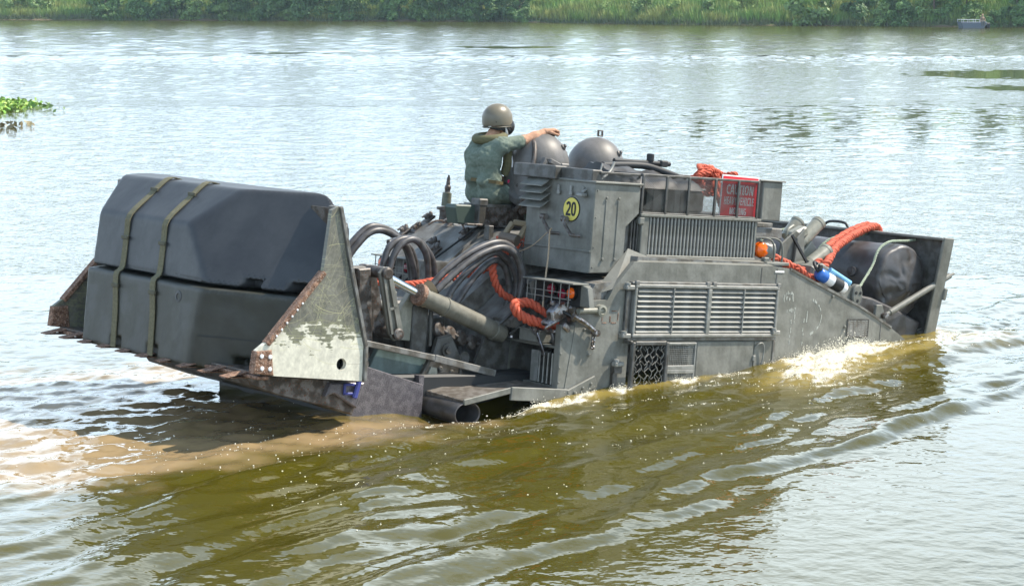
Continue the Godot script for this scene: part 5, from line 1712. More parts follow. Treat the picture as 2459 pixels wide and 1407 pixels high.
	part("outlet_pipe", m, M.paint_dark, j)
	m = MB.new()
	m.box(Vector3(-0.40, 0.185, 1.085), Vector3(0.015, 0.26, 0.09), 0.003)
	part("deflector_plate", m, M.slat, j)
	m = MB.new()
	m.box(Vector3.ZERO, Vector3(0.07, 0.26, 0.012), 0.003, Basis(Vector3.UP, 0.5))
	var sm := m.mesh()
	for k in 4:
		var o := mpart("deflector_fin", sm, M.slat, j)
		o.position = Vector3(-0.395, 0.185, 1.155 + k * 0.052)
	m = MB.new()
	m.box(Vector3(-0.36, 0.43, 1.03), Vector3(0.16, 0.10, 0.26), 0.008)
	m.box(Vector3(-0.36, 0.483, 1.03), Vector3(0.17, 0.012, 0.28), 0.003)
	for z in [0.93, 1.02, 1.10]: bolt(m, Vector3(-0.42, 0.488, z), Vector3.UP, 0.012, 0.014)
	part("control_box", m, M.paint, j)
	m = MB.new()
	m.beam(Vector3(-0.45, 0.475, 1.13), Vector3(-0.43, 0.29, 1.23), 0.03, 0.014, Vector3.LEFT, 0.003)
	m.lathe(Vector3(-0.45, 0.485, 1.125), Vector3.LEFT, [Vector2(-0.02, 0.03), Vector2(0.02, 0.03), Vector2(0.025, 0.0)], 12)
	part("control_lever", m, M.bare, j)
	m = MB.new()
	var hp := [Vector3(-0.38, 0.50, 1.22), Vector3(-0.42, 0.50, 1.28), Vector3(-0.40, 0.42, 1.30), Vector3(-0.36, 0.36, 1.26)]
	m.tube(spline(hp, 5), 0.016, 7)
	part("jet_hose", m, M.hose, j)
	m = MB.new()
	m.lathe(Vector3(-0.42, 0.385, 0.78), Vector3.UP, [Vector2(0, 0.03), Vector2(0.018, 0.028), Vector2(0.02, 0)], 10)
	part("filler_cap", m, M.bare, j)
	# tow coupling of cast steel
	var c := Node3D.new()
	c.name = "tow_coupling"
	V.add_child(c, true)
	m = MB.new()
	m.pz([Vector2(-0.50, 0.66), Vector2(-0.42, 0.73), Vector2(-0.30, 0.76), Vector2(-0.26, 0.70), Vector2(-0.33, 0.62), Vector2(-0.42, 0.57), Vector2(-0.48, 0.58)], 1.28, 1.36, 0.012)
	m.box(Vector3(-0.24, 0.66, 1.34), Vector3(0.12, 0.16, 0.10), 0.02, Basis(Vector3.BACK, 0.4))
	m.box(Vector3(-0.42, 0.60, 1.30), Vector3(0.2, 0.05, 0.12), 0.015, Basis(Vector3.BACK, 0.5))
	for p in [Vector3(-0.44, 0.72, 1.3), Vector3(-0.3, 0.78, 1.32), Vector3(-0.2, 0.74, 1.36)]: bolt(m, p, Vector3(0, 1, 0.2), 0.025, 0.03)
	part("coupling_jaw", m, M.bare, c)
	m = MB.new()
	m.tube([Vector3(-0.26, 0.68, 1.42), Vector3(0.0, 0.685, 1.42)], 0.026, 10)
	m.lathe(Vector3(-0.01, 0.685, 1.38), Vector3.BACK, [Vector2(0, 0), Vector2(0, 0.05), Vector2(0.07, 0.05), Vector2(0.075, 0.03), Vector2(0.06, 0.022), Vector2(0.06, 0)], 16)
	part("coupling_bar", m, M.cyl, c)
	m = MB.new()
	m.tube(spline([Vector3(-0.33, 0.64, 1.44), Vector3(-0.2, 0.58, 1.45), Vector3(-0.08, 0.51, 1.45)], 4), 0.022, 8)
	m.lathe(Vector3(-0.07, 0.50, 1.42), Vector3.BACK, [Vector2(0, 0), Vector2(0, 0.03), Vector2(0.06, 0.03), Vector2(0.06, 0)], 12)
	for k in 4: m.lathe(Vector3(-0.075, 0.46 - k * 0.028, 1.43), Vector3(k % 2, 0, 1 - k % 2), [Vector2(-0.007, 0.012), Vector2(-0.007, 0.02), Vector2(0.007, 0.02), Vector2(0.007, 0.012), Vector2(-0.007, 0.012)], 8)
	part("locking_pin", m, M.bare, c)
	m = MB.new()
	m.tube(spline([Vector3(-0.47, 0.58, 1.38), Vector3(-0.52, 0.52, 1.32), Vector3(-0.42, 0.49, 1.3), Vector3(-0.34, 0.53, 1.36)], 5), 0.012, 7)
	m.box(Vector3(-0.36, 0.54, 1.40), Vector3(0.09, 0.05, 0.04), 0.01, Basis(Vector3.BACK, -0.6))
	part("coupling_cable", m, M.bare, c)

func bump_tex() -> Texture2D:
	return M.paint.heightmap_texture

func lamp_cluster(o: Vector3, lamps: Array) -> void:
	var l := Node3D.new()
	l.name = "rear_lamp_cluster"
	V.add_child(l, true)
	var m := MB.new()
	m.box(o + Vector3(0.05, 0.0, 0.0), Vector3(0.1, 0.19, 0.6), 0.01)
	part("lamp_box", m, M.black, l)
	m = MB.new()
	m.box(o + Vector3(-0.04, 0.103, 0.0), Vector3(0.18, 0.012, 0.64), 0.003)
	m.px([Vector2(o.y - 0.08, o.z + 0.30), Vector2(o.y + 0.10, o.z + 0.30), Vector2(o.y + 0.08, o.z + 0.38), Vector2(o.y - 0.08, o.z + 0.42)], o.x - 0.02, o.x + 0.04, 0.004)
	m.px([Vector2(o.y - 0.10, o.z - 0.30), Vector2(o.y + 0.08, o.z - 0.30), Vector2(o.y + 0.05, o.z - 0.36)], o.x - 0.02, o.x + 0.04, 0.004)
	part("lamp_hood", m, M.paint, l)
	for s in lamps:
		m = MB.new()
		var p := o + Vector3(0.0, s[1], s[0])
		m.lathe(p, Vector3.LEFT, [Vector2(0, 0.058), Vector2(0.03, 0.058), Vector2(0.03, 0.048)], 18)
		part("lamp_rim", m, M.ink, l)
		m = MB.new()
		m.lathe(p, Vector3.LEFT, [Vector2(0.0, 0.048), Vector2(0.03, 0.047), Vector2(0.045, 0.036), Vector2(0.05, 0.02), Vector2(0.051, 0)], 18, true)
		part("lamp_lens", m, M[s[2]], l)
	m = MB.new()
	for k in 6: m.tube([o + Vector3(-0.11, 0.1, -0.27 + k * 0.105), o + Vector3(-0.11, -0.09, -0.27 + k * 0.105)], 0.005, 5)
	for y in [0.02, -0.03]: m.tube([o + Vector3(-0.11, y, -0.28), o + Vector3(-0.11, y, 0.28)], 0.004, 5)
	part("lamp_guard", m, M.slat, l)
	m = MB.new()
	for k in 4: m.tube(spline([o + Vector3(-0.03, -0.06, -0.2 + k * 0.12), o + Vector3(-0.08, -0.12, -0.16 + k * 0.1), o + Vector3(-0.02, -0.17, -0.1 + k * 0.1)], 4), 0.014, 6)
	part("lamp_cable", m, M.black, l)

func plate_picture(mossy: bool) -> ImageTexture:   # scratched olive paint with a bare patch; v runs upwards
	var w := 640
	var img := Image.create(w, w, false, Image.FORMAT_RGB8)
	var n1 := noise(61, 0.008, 4)
	var n2 := noise(62, 0.05, 3)
	var n3 := noise(63, 0.012, 3)
	for y in w:
		var v := float(y) / w
		for x in w:
			var c := Color(0.41, 0.405, 0.365) * (1.0 + 0.25 * n1.get_noise_2d(x, y) + 0.14 * n2.get_noise_2d(x, y))
			var edge := v + 0.14 * n3.get_noise_2d(x * 0.7, y * 1.2) + 0.07 * n2.get_noise_2d(x * 0.10, y * 2.2) + 0.02 * n2.get_noise_2d(x * 0.8, y * 1.5)
			var lim := 0.275 if not mossy else -1.0
			if edge < lim + 0.07 and edge > lim - 0.05 or mossy and edge < 0.4 and n3.get_noise_2d(x * 2.0, y * 4.0) > 0.0:
				c = c.lerp(Color(0.50, 0.51, 0.38), 0.4)
			if edge < lim:
				c = Color(0.79, 0.775, 0.71) * (1.0 + 0.12 * n1.get_noise_2d(x * 2.0, y * 2.0) + 0.06 * n2.get_noise_2d(x, y))
			img.set_pixel(x, y, c)
	var r := RandomNumberGenerator.new()
	r.seed = 66
	for k in 260:
		var p := Vector2(r.randf() * w, r.randf_range(0.2, 0.98) * w)
		var a := r.randfn() * 0.5 + (0.0 if r.randf() < 0.7 else 1.2)
		var d := Vector2(cos(a), sin(a))
		var bend := r.randf_range(-0.006, 0.006)
		var strong := r.randf_range(0.2, 0.85)
		for t in r.randi_range(20, 220):
			p += d
			d = d.rotated(bend)
			if p.x < 0 or p.y < 0 or p.x >= w - 1 or p.y >= w - 1: break
			var c := img.get_pixel(int(p.x), int(p.y)).lerp(Color(0.72, 0.70, 0.52), strong)
			img.set_pixel(int(p.x), int(p.y), c)
			if k % 5 == 0: img.set_pixel(int(p.x), int(p.y) + 1, c)
	img.flip_y()
	return ImageTexture.create_from_image(img)

func build_bucket() -> void:
	var b := Node3D.new()
	b.name = "bucket"
	V.add_child(b, true)
	var poly := [Vector2(-2.90, 1.43), Vector2(-2.84, 1.46), Vector2(-2.71, 1.01), Vector2(-2.59, 0.63), Vector2(-2.52, 0.41), Vector2(-2.51, 0.14), Vector2(-3.31, 0.19), Vector2(-3.51, 0.22), Vector2(-3.49, 0.38), Vector2(-3.38, 0.46), Vector2(-2.94, 0.96)]
	for side in 2:
		var m := MB.new()
		var z := 1.5 if side == 0 else -1.56
		var outline := poly.duplicate()
		if side == 0:   # round lifting hole, cut right through
			var cut := [Vector2(-2.515, 0.2725)]
			for i in 25:
				var a := 0.012 + (TAU - 0.024) * i / 24.0
				cut.append(Vector2(-2.715 + cos(a) * 0.045, 0.272 + sin(a) * 0.045))
			cut.append(Vector2(-2.515, 0.2715))
			outline = poly.slice(0, 5) + cut + poly.slice(5)
		m.pz(outline, z - 0.02, z + 0.02, 0.003 if side == 1 else 0.0)
		for k in m.uv.size(): m.uv[k] = Vector2((m.v[k].x + 3.51), 1.0 - (m.v[k].y - 0.12) / 1.36)
		var pm := StandardMaterial3D.new()
		pm.albedo_texture = plate_picture(side == 1)
		pm.roughness = 0.5
		part("side_plate", m, pm, b, "scratched side plate with a bare whitish lower half" if side == 0 else "")
		# rusty cutting edge along the slope and the corner piece
		m = MB.new()
		m.beam(Vector3(-3.40, 0.425, z), Vector3(-2.93, 0.965, z), 0.075, 0.04, Vector3.UP, 0.006)
		m.pz([Vector2(-3.515, 0.21), Vector2(-3.50, 0.375), Vector2(-3.36, 0.385), Vector2(-3.33, 0.195)], z - 0.035, z + 0.035, 0.008)
		part("cutting_edge", m, M.rust, b)
		m = MB.new()
		for p in [Vector2(-3.45, 0.34), Vector2(-3.375, 0.335), Vector2(-3.44, 0.25), Vector2(-3.37, 0.245)]:
			bolt(m, Vector3(p.x, p.y, z + 0.035), Vector3.BACK, 0.017, 0.006)
		for k in 6:
			var t := 0.12 + k * 0.09
			bolt(m, Vector3(lerpf(-3.40, -2.93, t) + 0.012, lerpf(0.425, 0.965, t), z + 0.037), Vector3.BACK, 0.009, 0.005)
		part("edge_bolts", m, M.white if side == 0 else M.rust, b)
	var m := MB.new()   # flange down the back edge
	m.beam(Vector3(-2.825, 1.46, 1.46), Vector3(-2.69, 1.01, 1.46), 0.16, 0.03, Vector3.RIGHT, 0.004)
	m.beam(Vector3(-2.69, 1.01, 1.46), Vector3(-2.50, 0.41, 1.46), 0.16, 0.03, Vector3.RIGHT, 0.004)
	m.beam(Vector3(-2.50, 0.41, 1.46), Vector3(-2.49, 0.14, 1.46), 0.16, 0.03, Vector3.RIGHT, 0.004)
	part("back_flange", m, M.paint_dull, b)
	m = MB.new()
	m.box(Vector3(-2.88, 1.44, -1.50), Vector3(0.14, 0.06, 0.12), 0.01)
	m.beam(Vector3(-2.83, 1.46, -1.50), Vector3(-2.69, 1.01, -1.50), 0.16, 0.05, Vector3.RIGHT, 0.004)
	part("back_flange", m, M.paint_dull, b)
	m = MB.new()   # back and floor
	m.pz([Vector2(-2.80, 1.44), Vector2(-2.77, 1.44), Vector2(-2.53, 0.64), Vector2(-2.46, 0.40), Vector2(-2.45, 0.13), Vector2(-2.50, 0.13), Vector2(-2.51, 0.39), Vector2(-2.58, 0.63)], 1.1, 1.48)
	m.pz([Vector2(-2.62, 1.15), Vector2(-2.59, 1.15), Vector2(-2.50, 0.64), Vector2(-2.45, 0.40), Vector2(-2.45, 0.13), Vector2(-2.50, 0.13), Vector2(-2.52, 0.39), Vector2(-2.55, 0.63)], -1.54, 1.098)
	m.pz([Vector2(-3.42, 0.19), Vector2(-3.42, 0.205), Vector2(-3.30, 0.205), Vector2(-2.50, 0.165), Vector2(-2.50, 0.13)], -1.54, 1.48)
	part("bucket_shell", m, M.steel, b)
	m = MB.new()
	m.box(Vector3(-3.40, 0.172, -0.03), Vector3(0.10, 0.025, 3.06), 0.006)
	part("bucket_lip", m, M.rust, b)
	var t := MB.new()
	t.prism(Vector3.ZERO, Vector3.LEFT, Vector3.UP, [Vector2(-0.10, 0.0), Vector2(0.0, 0.03), Vector2(0.20, -0.012), Vector2(0.20, -0.02), Vector2(-0.10, -0.02)], -0.055, 0.055, 0.006)
	t.box(Vector3(0.02, 0.02, 0.075), Vector3(0.05, 0.03, 0.03), 0.006)
	var tm := t.mesh()
	for k in 10:
		var o := mpart("tooth", tm, M.rust, b)
		o.position = Vector3(-3.41, 0.172, -1.47 + k * 0.305)
	# hinge block and dark hull end below the bucket
	m = MB.new()
	m.pz([Vector2(-3.42, 0.17), Vector2(-3.36, 0.09), Vector2(-3.07, 0.0), Vector2(-2.64, -0.09), Vector2(-2.40, -0.16), Vector2(-2.30, 0.13)], 0.85, 1.28, 0.01)
	m.pz([Vector2(-2.9, 0.13), Vector2(-2.75, -0.05), Vector2(-2.35, -0.16), Vector2(-2.30, 0.13)], -1.2, 0.85, 0.01)
	part("bucket_underside", m, M.steel, b)
	m = MB.new()
	m.pz([Vector2(-2.66, 0.10), Vector2(-2.70, 0.0), Vector2(-2.62, 0.02), Vector2(-2.40, -0.10), Vector2(-2.34, 0.10)], 1.26, 1.33, 0.01)
	part("hinge_cheek", m, M.wet_plate, b)
	m = MB.new()
	m.box(Vector3(-2.43, 0.055, 1.355), Vector3(0.045, 0.15, 0.03), 0.01, Basis(Vector3.BACK, -0.25))
	for y in [0.09, 0.02]: m.box(Vector3(-2.50, y, 1.345), Vector3(0.10, 0.02, 0.02), 0.004)
	m.box(Vector3(-2.54, 0.055, 1.345), Vector3(0.02, 0.09, 0.02), 0.004)
	part("blue_clamp", m, M.tag_blue, b)

func build_bow() -> void:
	# bow blade with flanged edges
	var w := Node3D.new()
	w.name = "bow_blade"
	V.add_child(w, true)
	var m := MB.new()
	m.px([Vector2(0.35, -1.35), Vector2(1.40, -1.37), Vector2(1.40, 1.30), Vector2(0.40, 1.22)], 4.60, 4.64)
	part("blade_plate", m, M.paint_dark, w)
	m = MB.new()
	m.beam(Vector3(4.56, 0.40, 1.22), Vector3(4.60, 1.41, 1.33), 0.03, 0.15, Vector3.RIGHT, 0.006)
	m.box(Vector3(4.57, 1.395, -0.02), Vector3(0.12, 0.025, 2.7), 0.005)
	m.beam(Vector3(4.66, 0.80, 1.27), Vector3(4.67, 0.92, 1.28), 0.06, 0.05, Vector3.RIGHT, 0.01)
	part("blade_flange", m, M.paint, w)
	m = MB.new()
	m.tube(spline([Vector3(4.58, 1.40, -0.28), Vector3(4.58, 1.455, -0.2), Vector3(4.58, 1.455, 0.0), Vector3(4.58, 1.40, 0.06)], 4), 0.014, 7)
	part("grab_handle", m, M.black, w)
	m = MB.new()   # stay rod
	m.tube([Vector3(3.84, 0.64, 1.25), Vector3(3.93, 0.68, 1.25)], 0.022, 10)
	m.tube([Vector3(3.91, 0.67, 1.25), Vector3(4.74, 1.04, 1.27)], 0.030, 12)
	m.tube([Vector3(4.74, 1.04, 1.27), Vector3(4.80, 1.06, 1.27)], 0.014, 8)
	part("stay_rod", m, M.paint, w)
	m = MB.new()
	m.tube([Vector3(3.82, 0.63, 1.25), Vector3(3.90, 0.665, 1.25)], 0.014, 8)
	m.lathe(Vector3(3.83, 0.64, 1.20), Vector3.BACK, [Vector2(0, 0), Vector2(0, 0.03), Vector2(0.09, 0.03), Vector2(0.09, 0)], 12)
	part("stay_end", m, M.bare, w)
	m = MB.new()
	m.pz([Vector2(3.70, 0.40), Vector2(3.73, 0.74), Vector2(3.82, 0.74), Vector2(3.88, 0.62), Vector2(3.95, 0.40)], 1.20, 1.235, 0.006)
	part("stay_bracket", m, M.paint, w)
	# black trough between hull and blade
	m = MB.new()
	m.pz([Vector2(3.45, 0.84), Vector2(3.75, 0.80), Vector2(4.10, 0.70), Vector2(4.50, 0.565), Vector2(4.47, 0.47), Vector2(4.3, 0.3), Vector2(3.6, 0.3), Vector2(3.45, 0.6)], 1.10, 1.16, 0.02)
	m.pz([Vector2(3.45, 0.84), Vector2(3.75, 0.80), Vector2(4.10, 0.70), Vector2(4.50, 0.565), Vector2(4.48, 0.54), Vector2(4.1, 0.66), Vector2(3.75, 0.76), Vector2(3.45, 0.80)], 0.3, 1.10, 0.01)
	part("rubber_apron", m, M.rubber, w)
	m = MB.new()
	m.beam(Vector3(4.45, 0.46, 1.17), Vector3(4.62, 0.52, 1.17), 0.06, 0.03, Vector3.UP, 0.006)
	m.beam(Vector3(4.3, 0.36, 1.17), Vector3(4.52, 0.42, 1.17), 0.05, 0.04, Vector3.UP, 0.006)
	part("blade_hinge", m, M.paint_dark, w)
	# winch housing with its fairlead
	var g := Node3D.new()
	g.name = "winch_housing"
	V.add_child(g, true)
	m = MB.new()
	m.pz([Vector2(2.72, 0.85), Vector2(2.80, 1.09), Vector2(2.95, 1.12), Vector2(3.12, 1.05), Vector2(3.36, 0.93), Vector2(3.50, 0.80), Vector2(3.45, 0.6), Vector2(2.9, 0.6)], 0.9, 1.22, 0.02)
	part("housing", m, M.paint, g)
	m = MB.new()
	m.lathe(Vector3(3.42, 0.83, 1.20), Vector3.BACK, [Vector2(0, 0.095), Vector2(0.05, 0.095), Vector2(0.06, 0.08), Vector2(0.06, 0.0)], 20, false, Vector2(0.75, 1.1))
	m.lathe(Vector3(3.22, 0.80, 1.20), Vector3.BACK, [Vector2(0, 0.05), Vector2(0.05, 0.05), Vector2(0.055, 0.0)], 14)
	part("fairlead_cover", m, M.paint, g)
	m = MB.new()
	for k in 3:
		var a := k * TAU / 3.0 + 0.5
		bolt(m, Vector3(3.42 + cos(a) * 0.035, 0.83 + sin(a) * 0.05, 1.262), Vector3.BACK, 0.016, 0.006)
	part("cover_slots", m, M.black, g)
	m = MB.new()
	m.tube(spline([Vector3(3.30, 0.72, 1.30), Vector3(3.40, 0.70, 1.33), Vector3(3.48, 0.62, 1.35), Vector3(3.56, 0.54, 1.37)], 5), 0.012, 6)
	part("winch_rope_end", m, M.pale_cord, g)
	# anchor plates and smoke canisters
	var a := Node3D.new()
	a.name = "rocket_anchor"
	V.add_child(a, true)
	m = MB.new()
	m.pz([Vector2(2.68, 1.09), Vector2(2.72, 1.27), Vector2(2.90, 1.40), Vector2(2.99, 1.36), Vector2(2.99, 1.10), Vector2(2.93, 1.05)], 0.86, 0.885, 0.005)
	m.pz([Vector2(2.86, 1.08), Vector2(2.88, 1.33), Vector2(2.97, 1.42), Vector2(3.00, 1.10)], 0.90, 0.93, 0.005)
	part("anchor_fluke", m, M.paint, a)
	m = MB.new()
	m.beam(Vector3(2.70, 1.36, 1.02), Vector3(2.97, 1.03, 1.06), 0.022, 0.022, Vector3.BACK)
	m.box(Vector3(2.96, 1.03, 1.05), Vector3(0.06, 0.10, 0.05), 0.008)
	part("anchor_shank", m, M.black, a)
	m = MB.new()
	m.box(Vector3(3.10, 1.36, 0.72), Vector3(0.2, 0.1, 0.12), 0.02, Basis(Vector3.BACK, 0.4))
	m.box(Vector3(3.04, 1.20, 0.74), Vector3(0.14, 0.24, 0.10), 0.02, Basis(Vector3.BACK, -0.3))
	m.tube(spline([Vector3(2.95, 1.44, 0.8), Vector3(2.86, 1.40, 0.82), Vector3(2.84, 1.33, 0.82), Vector3(2.90, 1.32, 0.82)], 5), 0.014, 6)
	part("anchor_block", m, M.cyl, a)
	m = MB.new()
	m.pz([Vector2(3.10, 1.18), Vector2(3.22, 1.30), Vector2(3.30, 1.22), Vector2(3.22, 1.08), Vector2(3.14, 1.06)], 0.78, 0.81, 0.005)
	part("canister_bracket", m, mat(Color(0.30, 0.34, 0.34), 0.5), a)
	for c in [[Vector3(3.16, 1.26, 0.7), Vector3(3.43, 1.49, 0.7)], [Vector3(2.98, 1.08, 1.0), Vector3(3.24, 1.235, 1.0)], [Vector3(3.35, 1.30, 0.36), Vector3(3.50, 1.47, 0.36)]]:
		m = MB.new()
		var d: Vector3 = (c[1] - c[0])
		var ln := d.length()
		m.lathe(c[0], d, [Vector2(0, 0.0), Vector2(0, 0.062), Vector2(ln * 0.12, 0.068), Vector2(ln * 0.86, 0.068), Vector2(ln * 0.87, 0.072), Vector2(ln * 0.97, 0.072), Vector2(ln, 0.055), Vector2(ln + 0.008, 0.0)], 22)
		part("smoke_canister", m, M.cyl, a)
	# bow lamp with its guard
	var l := Node3D.new()
	l.name = "bow_lamp"
	V.add_child(l, true)
	m = MB.new()
	m.lathe(Vector3(2.18, 1.225, 1.16), Vector3(1, 0.05, 0.1), [Vector2(-0.12, 0), Vector2(-0.12, 0.04), Vector2(-0.02, 0.08), Vector2(0.06, 0.085)], 18)
	part("lamp_shell", m, M.black, l)
	m = MB.new()
	m.lathe(Vector3(2.12, 1.225, 1.20), Vector3(-0.2, 0.05, 0.98), [Vector2(-0.05, 0.07), Vector2(0.0, 0.07), Vector2(0.03, 0.055), Vector2(0.04, 0)], 18, true)
	part("lamp_lens", m, M.amber, l)
	m = MB.new()
	m.lathe(Vector3(2.22, 1.225, 1.17), Vector3(1, 0.05, 0.1), [Vector2(-0.08, 0.078), Vector2(0.04, 0.082), Vector2(0.05, 0.07), Vector2(0.05, 0)], 18)
	part("lamp_body", m, M.slat, l)
	for x in [2.16, 2.27]:
		m = MB.new()
		m.tube(spline([Vector3(x - 0.16, 1.33, 1.20), Vector3(x - 0.06, 1.335, 1.26), Vector3(x, 1.30, 1.29), Vector3(x + 0.02, 1.2, 1.30), Vector3(x + 0.01, 1.09, 1.30)], 5), 0.010, 6)
		part("lamp_guard", m, M.paint, l)
	m = MB.new()
	m.box(Vector3(2.2, 1.11, 1.24), Vector3(0.3, 0.03, 0.2), 0.006)
	m.box(Vector3(2.1, 1.14, 1.27), Vector3(0.07, 0.05, 0.05), 0.01)
	part("lamp_shelf", m, M.paint, l)
	# deck behind the bow seen under the stowage box
	m = MB.new()
	m.pz([Vector2(2.05, 1.12), Vector2(2.35, 1.30), Vector2(2.6, 1.28), Vector2(2.75, 1.0), Vector2(2.3, 0.8)], -1.2, 0.85, 0.01)
	part("bow_deck", m, M.paint_dull, V)

# rounded convex block: planes are [normal, offset]; cuts are boxes taken out
func block(planes: Array, cuts: Array, lo: Vector3, hi: Vector3, cell: float, k: float, dent: float) -> MB:
	var nx := int((hi.x - lo.x) / cell) + 3
	var ny := int((hi.y - lo.y) / cell) + 3
	var nz := int((hi.z - lo.z) / cell) + 3
	var o := lo - Vector3.ONE * cell
	var f := PackedFloat32Array()
	f.resize(nx * ny * nz)
	var ns := PackedVector3Array()
	var ds := PackedFloat32Array()
	for p in planes:
		ns.append((p[0] as Vector3).normalized())
		ds.append((p[0] as Vector3).normalized().dot(p[1]))
	var pc := ns.size()
	for kk in nz:
		for j in ny:
			for i in nx:
				var p := o + Vector3(i, j, kk) * cell
				var d := -9.0
				for q in pc:
					var e := ns[q].dot(p) - ds[q]
					var h := maxf(k - absf(d - e), 0.0) / k
					d = maxf(d, e) + h * h * k * 0.25
				if d > -0.12 and d < 0.12:
					if dent > 0.0: d += dent * nA.get_noise_3d(p.x * 1.4, p.y * 1.6, p.z * 1.4)
					for c in cuts:
						var w: Vector3 = (p - c[0]).abs() - c[1]
						var e := -maxf(w.x, maxf(w.y, w.z))
						var h := maxf(0.025 - absf(d - e), 0.0) / 0.025
						d = maxf(d, e) + h * h * 0.00625
				f[(kk * ny + j) * nx + i] = d
	var m := MB.new()
	nets(m, f, nx, ny, nz, o, cell)
	return m

func ribbon(m: MB, path: Array, side: Vector3, width: float, thick: float) -> void:
	for i in path.size() - 1:
		var a: Vector3 = path[i]
		var b: Vector3 = path[i + 1]
		var up := side.cross(b - a).normalized()
		m.box((a + b) * 0.5, Vector3((b - a).length() + thick * 0.6, thick, width), 0.0, Basis((b - a).normalized(), up, (b - a).normalized().cross(up)))

func plane3(a: Vector3, b: Vector3, c: Vector3, inside: Vector3) -> Array:
	var n := (b - a).cross(c - a).normalized()
	if n.dot(inside - a) > 0.0: n = -n
	return [n, a]

func build_cargo() -> void:
	var mid := Vector3(-2.95, 0.5, -0.4)
	var lower := [plane3(Vector3(-3.53, 0.2, -1), Vector3(-3.53, 0.2, 0), Vector3(-3.51, 0.75, 0), mid), plane3(Vector3(-3.53, 0.18, 0.66), Vector3(-3.51, 0.75, 0.76), Vector3(-3.02, 0.5, 1.42), mid),
		[Vector3(0, 0, 1), Vector3(0, 0, 1.44)], [Vector3(0, 0, -1), Vector3(0, 0, -1.45)], [Vector3(-0.75, 0, -1), Vector3(-3.49, 0, -1.0)], [Vector3.UP, Vector3(0, 0.765, 0)], [Vector3.DOWN, Vector3(0, 0.145, 0)], [Vector3.RIGHT, Vector3(-2.66, 0, 0)]]
	var o := thing("float_block", Vector3(-3.0, 0.22, 0.0), "dark mossy plastic float block at the bottom of the bucket, under the other block", "float block", "float blocks strapped in the bucket")
	var m := block(lower, [[Vector3(-3.30, 0.17, 1.06), Vector3(0.10, 0.085, 0.10)], [Vector3(-3.55, 0.15, -0.44), Vector3(0.07, 0.10, 0.075)], [Vector3(-3.55, 0.15, 0.12), Vector3(0.07, 0.10, 0.075)]], Vector3(-3.62, 0.08, -1.50), Vector3(-2.62, 0.80, 1.48), 0.021, 0.026, 0.002)
	part("block", m, M.plastic_mossy, o)
	m = MB.new()
	m.lathe(Vector3(-3.51, 0.665, 0.44), Vector3.LEFT, [Vector2(0, 0.05), Vector2(0.006, 0.045), Vector2(0.008, 0.025), Vector2(0.0, 0.018), Vector2(0.0, 0)], 16)
	part("filler_plug", m, M.plastic, o)
	m = MB.new()
	m.beam(Vector3(-3.505, 0.40, 0.735), Vector3(-3.02, 0.40, 1.40), 0.006, 0.006, Vector3.UP)
	part("mould_seam", m, M.black, o)
	mid = Vector3(-2.8, 1.1, -0.4)
	var upper := [plane3(Vector3(-3.44, 0.8, -1), Vector3(-3.44, 0.8, 0), Vector3(-3.38, 1.22, 0), mid), plane3(Vector3(-3.38, 1.22, -1), Vector3(-3.38, 1.22, 0), Vector3(-3.05, 1.52, 0), mid), plane3(Vector3(-3.44, 0.8, 0.68), Vector3(-3.05, 1.5, 0.57), Vector3(-2.88, 1.0, 1.42), mid),
		[Vector3(0, 0, 1), Vector3(0, 0, 1.43)], [Vector3(-0.7, 0, -1), Vector3(-3.44, 0, -1.03)], [Vector3(0, 0, -1), Vector3(0, 0, -1.45)], [Vector3(-0.05, 1, 0), Vector3(-2.95, 1.525, 0)], [Vector3.DOWN, Vector3(0, 0.785, 0)], [Vector3(1, 0.1, 0), Vector3(-2.645, 1.2, 0)]]
	o = thing("float_block", Vector3(-3.0, 0.79, 0.0), "dark blue-grey plastic float block on top of the other, with sloping upper front", "float block", "float blocks strapped in the bucket")
	m = block(upper, [[Vector3(-3.22, 0.79, 1.0), Vector3(0.08, 0.06, 0.065)], [Vector3(-3.0, 0.79, 1.34), Vector3(0.10, 0.07, 0.075)]], Vector3(-3.5, 0.74, -1.5), Vector3(-2.6, 1.60, 1.48), 0.021, 0.028, 0.002)
	part("block", m, M.plastic, o)
	for z in [-0.59, -0.02]:
		var s := thing("webbing_strap", Vector3(-3.0, 1.5, z), "olive webbing strap round both float blocks, the %s of the two" % ["left" if z < -0.5 else "right"], "strap", "straps round the float blocks")
		m = MB.new()
		ribbon(m, spline([Vector3(-2.86, 1.40, z), Vector3(-2.90, 1.50, z), Vector3(-2.96, 1.532, z), Vector3(-3.05, 1.524, z), Vector3(-3.20, 1.39, z), Vector3(-3.38, 1.225, z + 0.01), Vector3(-3.405, 1.10, z + 0.02), Vector3(-3.435, 0.90, z + 0.05), Vector3(-3.462, 0.80, z + 0.07), Vector3(-3.518, 0.74, z + 0.08), Vector3(-3.528, 0.50, z + 0.12), Vector3(-3.54, 0.17, z + 0.14)], 3), Vector3.BACK, 0.074, 0.007)
		part("webbing", m, M.webbing, s)
		m = MB.new()
		for p in [Vector3(-3.16, 1.435, z), Vector3(-3.42, 1.04, z + 0.03), Vector3(-3.527, 0.66, z + 0.10)]:
			m.box(p + Vector3(-0.004, 0, 0), Vector3(0.02, 0.03, 0.10), 0.004)
		part("buckle", m, mat(Color(0.30, 0.29, 0.22), 0.7), s)
	build_ropes()
	build_small_cargo()
	build_drum()

func pts(a: Array) -> Array:
	var out := []
	for p in a: out.append(Vector3(p[0], p[1], p[2]))
	return out

